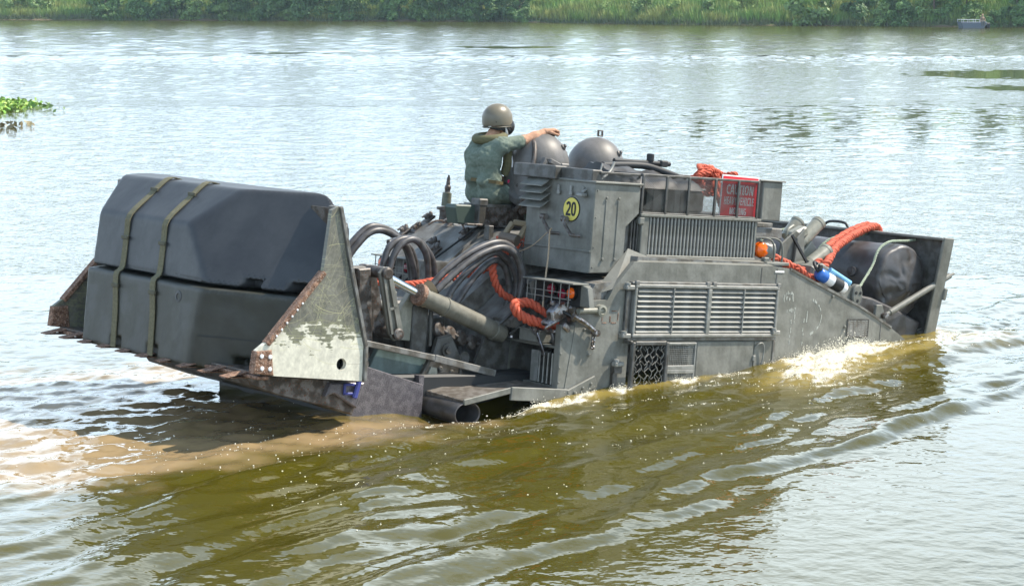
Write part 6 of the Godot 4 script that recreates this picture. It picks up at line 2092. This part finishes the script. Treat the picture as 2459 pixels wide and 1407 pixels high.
func build_ropes() -> void:
	var r := RandomNumberGenerator.new()
	r.seed = 71
	var o := thing("tow_rope", Vector3(-0.4, 0.9, 0.4), "orange tow rope looped over the bollard and along the stern plates to the tow coupling", "rope", "orange ropes")
	var m := MB.new()
	m.rope(spline(pts([[-1.45, 0.79, 0.2], [-1.28, 0.77, 0.3], [-1.01, 0.79, 0.3], [-0.75, 0.84, 0.3], [-0.57, 0.87, 0.3], [-0.38, 0.92, 0.3], [-0.25, 1.0, 0.3], [-0.19, 1.07, 0.27], [-0.15, 1.13, 0.22], [-0.12, 1.20, 0.18]]), 5), 0.038, 0.16, r)
	m.rope(spline(pts([[0.10, 1.21, 0.30], [0.03, 1.17, 0.33], [-0.06, 1.12, 0.32], [-0.17, 1.08, 0.34], [-0.28, 1.08, 0.40]]), 5), 0.038, 0.16, r)
	part("rope", m, M.orange, o)
	m = MB.new()
	m.rope(spline(pts([[-0.28, 1.08, 0.40], [-0.40, 1.09, 0.50], [-0.49, 0.99, 0.55], [-0.49, 0.86, 0.58], [-0.42, 0.75, 0.60], [-0.33, 0.70, 0.64], [-0.28, 0.69, 0.72], [-0.36, 0.69, 0.86]]), 5), 0.036, 0.15, r)
	part("rope", m, M.orange, o)
	m = MB.new()
	m.rope(spline(pts([[-0.36, 0.69, 0.86], [-0.50, 0.69, 0.93], [-0.60, 0.68, 1.0], [-0.58, 0.61, 1.04], [-0.47, 0.555, 1.08], [-0.38, 0.53, 1.14], [-0.36, 0.515, 1.2]]), 5), 0.042, 0.15, r)
	m.rope(spline(pts([[-0.36, 0.535, 1.25], [-0.32, 0.60, 1.16], [-0.37, 0.66, 1.06], [-0.45, 0.70, 1.0], [-0.54, 0.69, 0.98], [-0.57, 0.63, 1.0], [-0.50, 0.58, 1.06], [-0.41, 0.545, 1.18], [-0.34, 0.545, 1.27]]), 5), 0.042, 0.15, r)
	part("rope_eye", m, M.orange, o)
	o = thing("rope_bundle", Vector3(1.65, 1.6, 0.8), "orange rope bundle piled in the stowage basket beside the red sign", "rope", "orange ropes")
	m = MB.new()
	for k in 7:
		var c := []
		var rad := r.randf_range(0.09, 0.15)
		var tilt := Basis(Vector3(r.randfn(), 0.3, r.randfn()).normalized(), r.randf_range(0.2, 1.0))
		for i in 15:
			var a := TAU * i / 12.0
			c.append(Vector3(1.68 + r.randf_range(-0.03, 0.03), 1.79 + k * 0.006, 0.85 + r.randf_range(-0.05, 0.05)) + tilt * Vector3(cos(a) * rad, sin(a) * rad * 0.8, sin(a) * 0.05))
		m.rope(c, 0.026, 0.11, r)
	for k in 3:
		m.rope(spline(pts([[1.62 + k * 0.06, 1.80, 1.0], [1.60 + k * 0.07, 1.68, 1.1], [1.66 + k * 0.05, 1.56, 1.12], [1.8, 1.54 + 0.03 * k, 1.08]]), 5), 0.024, 0.10, r)
	var c2 := []
	for i in 12:
		var a := TAU * i / 10.0
		c2.append(Vector3(1.97 + cos(a) * 0.06, 1.87 + sin(a) * 0.02, 0.85 + sin(a) * 0.08))
	m.rope(c2, 0.022, 0.10, r)
	part("rope", m, M.orange, o)
	o = thing("bow_rope", Vector3(3.0, 1.1, 1.0), "doubled orange rope running from the winch housing over the bow blade", "rope", "orange ropes")
	for s in 2:
		m = MB.new()
		var dz := s * 0.10
		m.rope(spline(pts([[2.38, 1.15, 1.12], [2.60, 1.08, 1.12], [2.75, 1.04 - s * 0.05, 1.12], [2.92, 1.055 - s * 0.05, 1.10], [3.05, 1.12, 1.06 + dz], [3.45, 1.24, 0.80 + dz], [3.95, 1.35, 0.55 + dz], [4.35, 1.42, 0.38 + dz], [4.58, 1.45, 0.30 + dz], [4.68, 1.42, 0.27 + dz], [4.70, 1.25, 0.27 + dz]]), 5), 0.042, 0.17, r)
		part("rope", m, M.orange, o)
	m = MB.new()
	m.rope(spline(pts([[2.60, 1.07, 1.2], [2.75, 0.99, 1.22], [2.88, 0.98, 1.22], [2.95, 1.03, 1.15]]), 5), 0.04, 0.16, r)
	part("rope", m, M.orange, o)
	# thin lines
	o = thing("hanging_cord", Vector3(-0.08, 1.3, 0.8), "thin beige cord hanging from the left hook of the engine box to the tow coupling", "cord")
	m = MB.new()
	m.rope(spline(pts([[-0.06, 1.32, 0.785], [-0.085, 1.29, 0.79], [-0.16, 1.1, 0.88], [-0.30, 0.86, 1.02], [-0.44, 0.69, 1.18]]), 6), 0.008, 0.05, r)
	part("cord", m, M.cord, o)
	o = thing("slack_cord", Vector3(-0.1, 1.2, 0.6), "very thin cord slung from the left hook down to the spring beside the hoses", "cord")
	m = MB.new()
	m.tube(spline(pts([[-0.07, 1.29, 0.75], [-0.12, 1.16, 0.62], [-0.13, 1.09, 0.46], [-0.08, 1.05, 0.36]]), 6), 0.004, 5)
	part("cord", m, M.cord, o)
	o = thing("deck_line", Vector3(0.2, 1.26, -1.0), "thin brown line from the aerial base across the stern deck", "cord")
	m = MB.new()
	m.rope(spline(pts([[0.22, 1.25, -1.0], [0.24, 1.265, -0.92], [0.18, 1.27, -0.80], [0.13, 1.26, -0.68], [0.03, 1.20, -0.5]]), 6), 0.009, 0.05, r)
	m.rope(spline(pts([[0.22, 1.25, -1.0], [0.14, 1.25, -1.06], [0.08, 1.21, -1.1]]), 6), 0.009, 0.05, r)
	part("line", m, mat(Color(0.50, 0.42, 0.36), 0.8), o)
	o = thing("dark_line", Vector3(0.05, 1.24, -0.35), "thin dark line stretched over the deck from the hatch corner to the far lamps", "cord")
	m = MB.new()
	m.rope(spline(pts([[0.06, 1.27, -0.30], [0.0, 1.22, -0.34], [-0.1, 1.12, -0.40], [-0.22, 1.01, -0.46], [-0.33, 0.92, -0.50]]), 6), 0.010, 0.05, r)
	part("line", m, M.black, o)
	# lashings of the drum
	var lash := [["near its near end", 1.0, [[3.50, 0.86, 1.17], [3.62, 0.93, 1.12], [3.86, 1.10, 1.03], [3.96, 1.245, 1.0], [4.15, 1.33, 0.97], [4.45, 1.345, 0.94], [4.6, 1.36, 0.92]]],
		["over its middle, beside the rope", 0.3, [[3.45, 0.95, 0.35], [3.83, 1.14, 0.3], [3.96, 1.255, 0.3], [4.15, 1.325, 0.3], [4.4, 1.33, 0.3], [4.6, 1.37, 0.3]]],
		["at its far end by the anchor", -0.5, [[3.70, 1.05, -0.5], [3.88, 1.18, -0.5], [3.97, 1.265, -0.5], [4.15, 1.325, -0.5], [4.6, 1.37, -0.5]]]]
	for l in lash:
		o = thing("drum_lashing", Vector3(4.1, 1.3, l[1]), "pale cord lashing the black drum, " + l[0], "cord", "pale lashings of the black drum")
		m = MB.new()
		m.rope(spline(pts(l[2]), 6), 0.014, 0.09, r)
		part("cord", m, M.pale_cord, o)

func build_small_cargo() -> void:
	# caution sign in the basket
	var o := thing("caution_sign", Vector3(1.77, 1.5, 1.195), "red caution board for heavy vehicles standing in the mesh basket", "sign")
	var m := MB.new()
	m.box(Vector3(1.775, 1.685, 1.193), Vector3(0.475, 0.385, 0.008), 0.002, Basis(Vector3.BACK, -0.02))
	part("board", m, M.white, o)
	m = MB.new()
	m.box(Vector3(1.775, 1.685, 1.195), Vector3(0.455, 0.365, 0.008), 0.002, Basis(Vector3.BACK, -0.02))
	part("red_face", m, M.sign_red, o)
	var bs := Basis(Vector3.BACK, -0.02)
	text_part("lettering", "CAUTION", 0.118, M.white, o, Vector3(1.775, 1.75, 1.2005), bs, 0.34)
	text_part("lettering", "HEAVY VEHICLE", 0.098, M.white, o, Vector3(1.77, 1.65, 1.2005), bs, 0.38)
	text_part("lettering", "MOVING", 0.082, M.white, o, Vector3(1.765, 1.56, 1.2005), bs, 0.21)
	o = thing("stowed_crate", Vector3(0.85, 1.52, 0.9), "grey-green crate stowed in the mesh basket left of the ropes", "crate")
	m = MB.new()
	m.box(Vector3(0.98, 1.63, 0.86), Vector3(0.40, 0.21, 0.40), 0.012)
	for x in [0.85, 1.11]: m.box(Vector3(x, 1.63, 1.065), Vector3(0.03, 0.215, 0.012), 0.003)
	part("crate", m, M.paint, o)
	m = MB.new()
	m.box(Vector3(0.98, 1.742, 0.86), Vector3(0.42, 0.02, 0.42), 0.006)
	part("lid", m, M.paint_dull, o)
	o = thing("dark_kit_bag", Vector3(0.68, 1.52, 0.9), "dark kit bag in the left end of the mesh basket", "bag")
	m = MB.new()
	m.ell(Vector3(0.66, 1.63, 0.86), Vector3(0.11, 0.12, 0.24), 16, 10)
	part("bag", m, M.black, o)
	o = thing("dark_filler", Vector3(1.36, 1.52, 0.82), "dark bin added to darken the bright basket gap between the crate and the rope bundle", "filler")  # added dark box filling a bright gap, stands for clutter of unclear shape
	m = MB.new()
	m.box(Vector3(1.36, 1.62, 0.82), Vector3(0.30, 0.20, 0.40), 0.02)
	part("filler", m, M.paint_dark, o)
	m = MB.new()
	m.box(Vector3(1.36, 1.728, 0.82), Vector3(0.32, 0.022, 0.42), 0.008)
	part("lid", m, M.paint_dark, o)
	# blue and white flask tied to the winch housing
	o = thing("blue_flask", Vector3(2.8, 1.0, 1.3), "blue and white bottle with dark tape lashed beside the winch housing", "bottle")
	var a := Vector3(2.80, 1.03, 1.30)
	var d := Vector3(0.33, -0.14, 0.06)
	m = MB.new()
	m.lathe(a, d, [Vector2(-0.03, 0.0), Vector2(-0.025, 0.035), Vector2(0.0, 0.06), Vector2(0.03, 0.060), Vector2(0.085, 0.060)], 20, true)
	part("cap", m, M.blue, o)
	m = MB.new()
	m.lathe(a, d, [Vector2(0.085, 0.058), Vector2(0.32, 0.058), Vector2(0.345, 0.045), Vector2(0.35, 0)], 20)
	part("body", m, M.white, o)
	m = MB.new()
	m.lathe(a, d, [Vector2(0.17, 0.059), Vector2(0.175, 0.063), Vector2(0.28, 0.063), Vector2(0.285, 0.059)], 20)
	part("tape", m, M.black, o)
	m = MB.new()
	m.tube([a + d.normalized() * 0.10 + Vector3(0.035, 0.075, 0.0), a + d.normalized() * 0.36 + Vector3(0.035, 0.06, 0.01)], 0.028, 10)
	part("side_tube", m, M.pale_blue, o)
	m = MB.new()
	m.tube(spline([a + Vector3(-0.03, 0.02, 0.02), a + Vector3(-0.06, 0.07, 0.0), a + Vector3(-0.03, 0.10, -0.04), a + Vector3(0.02, 0.09, -0.05)], 5), 0.016, 7)
	m.box(a + Vector3(-0.02, 0.06, 0.03), Vector3(0.05, 0.06, 0.03), 0.008)
	part("valve", m, M.black, o)
	# folded tarpaulin on the deck behind the engine box
	o = thing("tarpaulin", Vector3(0.8, 1.78, 0.7), "dark folded tarpaulin lying between the engine box and the domes", "tarpaulin")
	m = MB.new()
	var nxx := 34
	var nzz := 16
	var rows := []
	for j in nzz + 1:
		var row := []
		for i in nxx + 1:
			var u := float(i) / nxx
			var w := float(j) / nzz
			var x := lerpf(0.40, 1.36, u)
			var z := lerpf(0.42, 1.16, w)
			var hh := 1.755 + 0.135 * (1.0 - absf(2.0 * w - 0.85)) * (1.0 - 0.5 * u) + 0.03 * absf(sin(u * 9.0 + w * 3.0))
			hh += 0.02 * nC.get_noise_2d(x * 5.0, z * 9.0) + 0.012 * sin(z * 42.0 + 2.0 * nA.get_noise_2d(x * 2.0, z * 2.0))
			if i == 0 or i == nxx or j == 0 or j == nzz: hh = 1.72
			row.append(m.vert(Vector3(x, hh, z), Vector3.UP))
		rows.append(row)
	for j in nzz:
		for i in nxx:
			m.face(rows[j][i], rows[j][i + 1], rows[j + 1][i + 1]); m.face(rows[j][i], rows[j + 1][i + 1], rows[j + 1][i])
	smooth(m)
	part("cloth", m, mat(Color(0.22, 0.22, 0.225), 0.55, 0.0, M.rubber.albedo_texture, 1.4), o)
	m = MB.new()
	m.tube(spline([Vector3(0.55, 1.885, 0.7), Vector3(0.8, 1.90, 0.68), Vector3(1.02, 1.905, 0.7), Vector3(1.12, 1.89, 0.74), Vector3(1.25, 1.845, 0.84), Vector3(1.33, 1.80, 0.95)], 5), 0.032, 10)
	part("rolled_edge", m, M.black, o)

func smooth(m: MB) -> void:   # normals from the faces around each vertex
	var acc := PackedVector3Array()
	acc.resize(m.v.size())
	for i in range(0, m.idx.size(), 3):
		var a := m.idx[i]
		var b := m.idx[i + 1]
		var c := m.idx[i + 2]
		var n := (m.v[c] - m.v[a]).cross(m.v[b] - m.v[a])
		acc[a] += n; acc[b] += n; acc[c] += n
	for i in acc.size(): m.n[i] = acc[i].normalized()

func build_drum() -> void:
	var o := thing("rubber_drum", Vector3(4.15, 0.6, 0.0), "big crumpled black rubber drum lying across the bow behind the blade", "drum")
	var m := MB.new()
	var c := Vector3(4.225, 0.945, 0.0)
	var rows := []
	var prof := []
	for i in 58: prof.append(Vector2(-1.25 + i * 0.0405, 0.365))
	for i in 9: prof.append(Vector2(1.06 + 0.05 * sin(i / 8.0 * PI * 0.5), 0.315 + 0.05 * cos(i / 8.0 * PI * 0.5)))
	for i in 12: prof.append(Vector2(1.11 + 0.07 * (1.0 - pow(1.0 - (i + 1) / 12.0, 2.0)), 0.315 * (1.0 - (i + 1) / 12.0)))
	for p in prof:
		var row := []
		for j in 65:
			var a := TAU * j / 64.0
			var dir := Vector3(cos(a), sin(a), 0)
			var q := Vector3(cos(a) * 0.8, sin(a) * 0.8, p.x)
			q = Vector3(cos(a) * p.y * 2.6, sin(a) * p.y * 2.6, p.x)
			var rr: float = p.y * (1.0 + 0.05 * nA.get_noise_3d(q.x * 1.2, q.y * 1.2, q.z * 0.9))
			var z: float = p.x
			# the slack end folds in on itself
			var fold := smoothstep(0.55, 0.95, p.x) * smoothstep(0.0, 0.1, p.y)
			var low := smoothstep(0.35, -0.5, sin(a)) * smoothstep(-0.95, -0.2, -cos(a) * 0.6 + 0.3)
			var crease := absf(nB.get_noise_3d(q.x * 1.6 + 4.0, q.y * 1.6, q.z * 1.5))
			rr -= fold * low * (0.04 * (1.0 - smoothstep(0.0, 0.16, crease)) + 0.015)
			z += (0.025 * nA.get_noise_3d(q.x * 0.8, q.y * 0.8, 2.0) - 0.014 * (1.0 - smoothstep(0.0, 0.22, absf(nB.get_noise_3d(q.x * 0.9 + 2.0, q.y * 0.9, 5.0))))) * smoothstep(0.95, 1.12, p.x)
			if p.x < -1.24: rr = 0.0
			row.append(m.vert(c + dir * rr + Vector3(0, 0, z), dir))
		rows.append(row)
	for i in rows.size() - 1:
		for j in 64:
			var a: int = rows[i][j]
			var b: int = rows[i][j + 1]
			var d: int = rows[i + 1][j + 1]
			var e: int = rows[i + 1][j]
			m.idx.append_array([a, b, d, a, d, e])
	smooth(m)
	# turn inside-out windings the right way round
	var mid := c
	if m.n[20 * 65 + 5].dot(m.v[20 * 65 + 5] - Vector3(mid.x, mid.y, m.v[20 * 65 + 5].z)) < 0.0:
		for i in range(0, m.idx.size(), 3):
			var t := m.idx[i + 1]
			m.idx[i + 1] = m.idx[i + 2]; m.idx[i + 2] = t
		smooth(m)
	part("drum_skin", m, M.rubber, o)
	m = MB.new()
	m.lathe(Vector3(3.86, 1.02, 0.78), Vector3(-0.9, 0.2, 0.4), [Vector2(0, 0.05), Vector2(0.03, 0.045), Vector2(0.035, 0.02), Vector2(0.05, 0.02), Vector2(0.05, 0)], 14)
	part("drum_valve", m, M.rubber, o)

# ---------------------------------------------------------------- crew
func build_crew() -> void:
	var o := thing("person", Vector3(0.2, 1.45, -0.45), "person in green overalls, vest and helmet sitting on the crew hatch, arm on the dome", "person")
	var green := Color(0.155, 0.192, 0.150)
	var skin := Color(0.50, 0.27, 0.17)
	var pale := Color(0.27, 0.32, 0.24)
	var dark := Color(0.02, 0.02, 0.022)
	var olive := Color(0.12, 0.105, 0.05)
	var pal := [green, skin, pale, dark, olive]
	var hip := Vector3(0.20, 1.55, -0.45)
	var b := []
	# pelvis, belly, chest
	for s in [-1.0, 1.0]:
		b.append([hip + Vector3(-0.02, 0.0, 0.09 * s), hip + Vector3(-0.03, 0.12, 0.075 * s), 0.116, 0.106, 0])
		b.append([hip + Vector3(-0.03, 0.12, 0.075 * s), Vector3(0.14, 1.88, -0.45 + 0.08 * s), 0.106, 0.115, 0])
		b.append([Vector3(0.14, 1.88, -0.45 + 0.08 * s), Vector3(0.18, 1.98, -0.45 + 0.10 * s), 0.115, 0.085, 0])
		b.append([hip + Vector3(0.0, 0.0, 0.09 * s), hip + Vector3(0.36, -0.01, 0.12 * s), 0.095, 0.075, 0])    # thigh
		b.append([hip + Vector3(0.36, -0.01, 0.12 * s), hip + Vector3(0.42, -0.34, 0.12 * s), 0.07, 0.055, 0])  # shin, down into the hatch
	# folds of the overalls at waist and back
	b.append([Vector3(0.05, 1.66, -0.34), Vector3(0.16, 1.645, -0.31), 0.05, 0.045, 0])
	b.append([Vector3(0.07, 1.70, -0.5), Vector3(0.06, 1.86, -0.48), 0.07, 0.06, 0])
	b.append([hip + Vector3(0.16, 0.03, 0.12), hip + Vector3(0.30, 0.045, 0.14), 0.07, 0.06, 2])   # pocket flap on the thigh
	# neck
	b.append([Vector3(0.18, 1.99, -0.45), Vector3(0.245, 2.10, -0.45), 0.06, 0.055, 1])
	# near arm, out to the dome
	var sh := Vector3(0.20, 1.985, -0.275)
	var el := Vector3(0.365, 2.03, -0.24)
	var wr := Vector3(0.665, 2.145, -0.22)
	b.append([Vector3(0.17, 1.99, -0.36), sh, 0.08, 0.078, 0])
	b.append([sh, el, 0.074, 0.062, 0])
	b.append([Vector3(0.36, 2.03, -0.24), Vector3(0.53, 2.085, -0.22), 0.048, 0.046, 1])
	b.append([Vector3(0.54, 2.09, -0.22), wr, 0.045, 0.031, 1])
	# far arm, hanging to the knee
	b.append([Vector3(0.18, 1.99, -0.55), Vector3(0.21, 1.96, -0.625), 0.078, 0.075, 0])
	b.append([Vector3(0.21, 1.96, -0.625), Vector3(0.30, 1.74, -0.60), 0.07, 0.055, 0])
	b.append([Vector3(0.30, 1.74, -0.60), Vector3(0.44, 1.64, -0.42), 0.05, 0.038, 1])
	var m := MB.new()
	body(m, b, 0.013, 0.035, pal)
	# creases of cloth
	for i in m.v.size():
		if m.c[i].g > m.c[i].r and m.c[i].r < 0.2:
			var p := m.v[i]
			var w := nA.get_noise_3d(p.x * 2.0, p.y * 2.0, p.z * 2.0) * 0.5
			m.v[i] += m.n[i] * (0.008 * nA.get_noise_3d(p.x * 6.0, p.y * 3.0, p.z * 6.0) - 0.009 * (1.0 - smoothstep(0.0, 0.16, absf(nB.get_noise_3d(p.x * 4.5 + w, p.y * 7.0 + p.x * 5.0, p.z * 4.5)))))
	smooth(m)
	# hand resting on the dome: palm, four bent fingers, thumb
	var h := []
	var ph := wr + Vector3(0.085, 0.018, 0.0)
	for k in 4:
		var dz := 0.030 - k * 0.021
		h.append([wr + Vector3(-0.02, 0, dz * 0.5), ph + Vector3(0, 0.004 - absf(k - 1.2) * 0.004, dz), 0.022, 0.0155, 0])
	var lens := [0.036, 0.042, 0.039, 0.030]
	for k in 4:
		var dz := 0.031 - k * 0.021
		var k1 := ph + Vector3(0.004, 0.003 - absf(k - 1.2) * 0.004, dz)
		var k2 := k1 + Vector3(lens[k], -0.010, 0.001 * (1 - k))
		var k3 := k2 + Vector3(0.006, -0.026, 0)
		var k4 := k3 + Vector3(-0.016, -0.014, 0)
		h.append([k1, k2, 0.0105, 0.0098, 0]); h.append([k2, k3, 0.0098, 0.0088, 0]); h.append([k3, k4, 0.0088, 0.0075, 0])
	h.append([wr + Vector3(0.02, -0.004, 0.022), wr + Vector3(0.05, -0.014, 0.052), 0.018, 0.0125, 0])
	h.append([wr + Vector3(0.05, -0.014, 0.052), wr + Vector3(0.088, -0.022, 0.058), 0.0125, 0.010, 0])
	h.append([wr + Vector3(0.088, -0.022, 0.058), wr + Vector3(0.11, -0.026, 0.05), 0.010, 0.008, 0])
	body(m, h, 0.0042, 0.006, [skin])
	# far hand on the knee
	h = []
	var w2 := Vector3(0.44, 1.64, -0.42)
	for k in 4:
		var dz := 0.03 - k * 0.02
		h.append([w2, w2 + Vector3(0.055, -0.02, dz), 0.024, 0.016, 0])
		h.append([w2 + Vector3(0.055, -0.02, dz), w2 + Vector3(0.10, -0.035, dz * 1.1), 0.0105, 0.009, 0])
		h.append([w2 + Vector3(0.10, -0.035, dz * 1.1), w2 + Vector3(0.115, -0.065, dz * 1.1), 0.009, 0.008, 0])
	h.append([w2 + Vector3(0.02, 0, 0.02), w2 + Vector3(0.07, -0.005, 0.05), 0.014, 0.009, 0])
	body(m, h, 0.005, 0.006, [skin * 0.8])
	# head: skull, jaw, nose, ear; it looks towards the bow
	var f := []
	var hd := Vector3(0.275, 2.20, -0.45)
	f.append([hd + Vector3(-0.02, 0.03, 0), hd + Vector3(0.03, 0.03, 0), 0.088, 0.08, 0])
	f.append([hd + Vector3(0.03, -0.02, 0), hd + Vector3(0.055, -0.085, 0), 0.07, 0.042, 0])
	f.append([hd + Vector3(0.09, 0.005, 0), hd + Vector3(0.118, -0.025, 0), 0.012, 0.015, 0])
	f.append([hd + Vector3(0.085, -0.062, -0.015), hd + Vector3(0.085, -0.062, 0.015), 0.012, 0.012, 1])
	for s in [-1.0, 1.0]:
		f.append([hd + Vector3(0.078, 0.012, 0.03 * s), hd + Vector3(0.08, 0.012, 0.032 * s), 0.013, 0.013, 2])
		f.append([hd + Vector3(-0.005, -0.03, 0.082 * s), hd + Vector3(-0.008, 0.01, 0.084 * s), 0.014, 0.017, 0])
	body(m, f, 0.006, 0.012, [skin, Color(0.4, 0.15, 0.12), Color(0.06, 0.05, 0.05)])
	part("body", m, M.cloth, o)
	# helmet with rim, screw and straps
	m = MB.new()
	var hp := []
	for i in 14:
		var a := PI * 0.5 * i / 13.0
		hp.append(Vector2(0.135 * pow(sin(a), 0.95), 0.134 * cos(a)))
	hp.insert(0, Vector2(-0.035, 0.134)); hp.insert(0, Vector2(-0.06, 0.130))
	m.lathe(hd + Vector3(-0.005, 0.03, 0), Vector3(-0.12, 1, 0), hp, 32, true, Vector2(0.93, 1.1))
	part("helmet", m, mat(Color(0.415, 0.385, 0.32), 0.38), o)
	m = MB.new()
	var ring := []
	for i in 33:
		var a := TAU * i / 32.0
		ring.append(hd + Vector3(0.003 + cos(a) * 0.136, -0.043 + 0.016 * cos(a), sin(a) * 0.121))
	m.tube(ring, 0.007, 6)
	bolt(m, hd + Vector3(-0.09, -0.005, 0.095), Vector3(-0.4, 0, 1), 0.010, 0.006)
	part("helmet_rim", m, mat(Color(0.30, 0.28, 0.22), 0.5), o)
	# respirator and headset in front of the face
	m = MB.new()
	m.ell(hd + Vector3(0.098, -0.035, 0.02), Vector3(0.068, 0.085, 0.08), 18, 12)
	m.lathe(hd + Vector3(0.075, -0.03, 0.075), Vector3(0.35, 0.05, 1), [Vector2(0, 0.045), Vector2(0.018, 0.043), Vector2(0.02, 0.02), Vector2(0.03, 0.018), Vector2(0.03, 0)], 16)
	m.ell(hd + Vector3(0.02, -0.04, 0.085), Vector3(0.042, 0.05, 0.022), 14, 10)
	m.tube(spline([hd + Vector3(0.02, -0.06, 0.09), hd + Vector3(-0.05, -0.07, 0.085), hd + Vector3(-0.10, -0.06, 0.03)], 4), 0.011, 6)
	part("face_mask", m, mat(Color(0.11, 0.11, 0.115), 0.4), o)
	m = MB.new()
	m.lathe(hd + Vector3(0.085, 0.028, 0.066), Vector3(0.5, 0.25, 1), [Vector2(0, 0.026), Vector2(0.006, 0.024), Vector2(0.010, 0.0)], 14)
	part("eye_glass", m, mat(Color(0.32, 0.33, 0.34), 0.1, 0.3), o)
	m = MB.new()
	ribbon(m, spline([hd + Vector3(0.01, -0.05, 0.105), hd + Vector3(0.04, -0.10, 0.10), hd + Vector3(0.065, -0.125, 0.07)], 4), Vector3(0.5, 0, 1), 0.02, 0.004)
	part("chin_strap", m, M.white, o)
	# life vest: collar behind the neck, front lobes, belt
	m = MB.new()
	var col := []
	for i in 13:
		var a := lerpf(-2.3, 2.3, i / 12.0)
		col.append(Vector3(0.20 - cos(a) * 0.115, 2.055 - 0.05 * (1.0 + cos(a)) * 0.5 + 0.02, -0.45 + sin(a) * 0.135))
	m.tube(spline(col, 3), 0.042, 10)
	for s in [-1.0, 1.0]:
		m.tube(spline([Vector3(0.29, 2.05, -0.45 + 0.10 * s), Vector3(0.335, 1.95, -0.45 + 0.10 * s), Vector3(0.345, 1.82, -0.45 + 0.10 * s), Vector3(0.33, 1.72, -0.45 + 0.085 * s)], 4), 0.045, 10)
	part("life_vest", m, mat(Color(0.38, 0.36, 0.24), 0.8, 0.0, M.webbing.albedo_texture, 6.0), o)
	m = MB.new()
	var belt := []
	for i in 29:
		var a := TAU * i / 28.0
		belt.append(Vector3(0.172 + cos(a) * 0.143, 1.655 - 0.012 * cos(a), -0.45 + sin(a) * 0.214))
	for i in 28:
		var p: Vector3 = belt[i]
		var q: Vector3 = belt[i + 1]
		var nn := ((p + q) * 0.5 - Vector3(0.175, 1.655, -0.45)).normalized()
		m.box((p + q) * 0.5, Vector3((q - p).length() + 0.006, 0.03, 0.006), 0.0, Basis((q - p).normalized(), Vector3.UP, (q - p).normalized().cross(Vector3.UP)))
	part("belt", m, mat(Color(0.36, 0.31, 0.19), 0.8), o)
	m = MB.new()
	m.tube(spline([Vector3(0.36, 1.90, -0.32), Vector3(0.375, 1.80, -0.31), Vector3(0.375, 1.70, -0.31)], 4), 0.011, 6)
	part("lanyard", m, M.white, o)
	m = MB.new()
	m.box(Vector3(0.36, 1.665, -0.30), Vector3(0.07, 0.055, 0.02), 0.008, Basis(Vector3.BACK, 0.3))
	m.box(Vector3(0.39, 1.655, -0.30), Vector3(0.03, 0.05, 0.02), 0.006, Basis(Vector3.BACK, -0.3))
	part("pull_tag", m, mat(Color(0.80, 0.10, 0.33), 0.5), o)

func _ready() -> void:
	rng.seed = 9
	set_camera_and_light()
	build_water()
	build_shore()
	build_water_plants()
	VT = Transform3D(Basis(Vector3.UP, deg_to_rad(40.0)) * Basis(Vector3.BACK, deg_to_rad(-5.6)), Vector3(-0.2168, 0.0, -19.3143))
	make_materials()
	build_vehicle()
	build_cargo()
	build_crew()
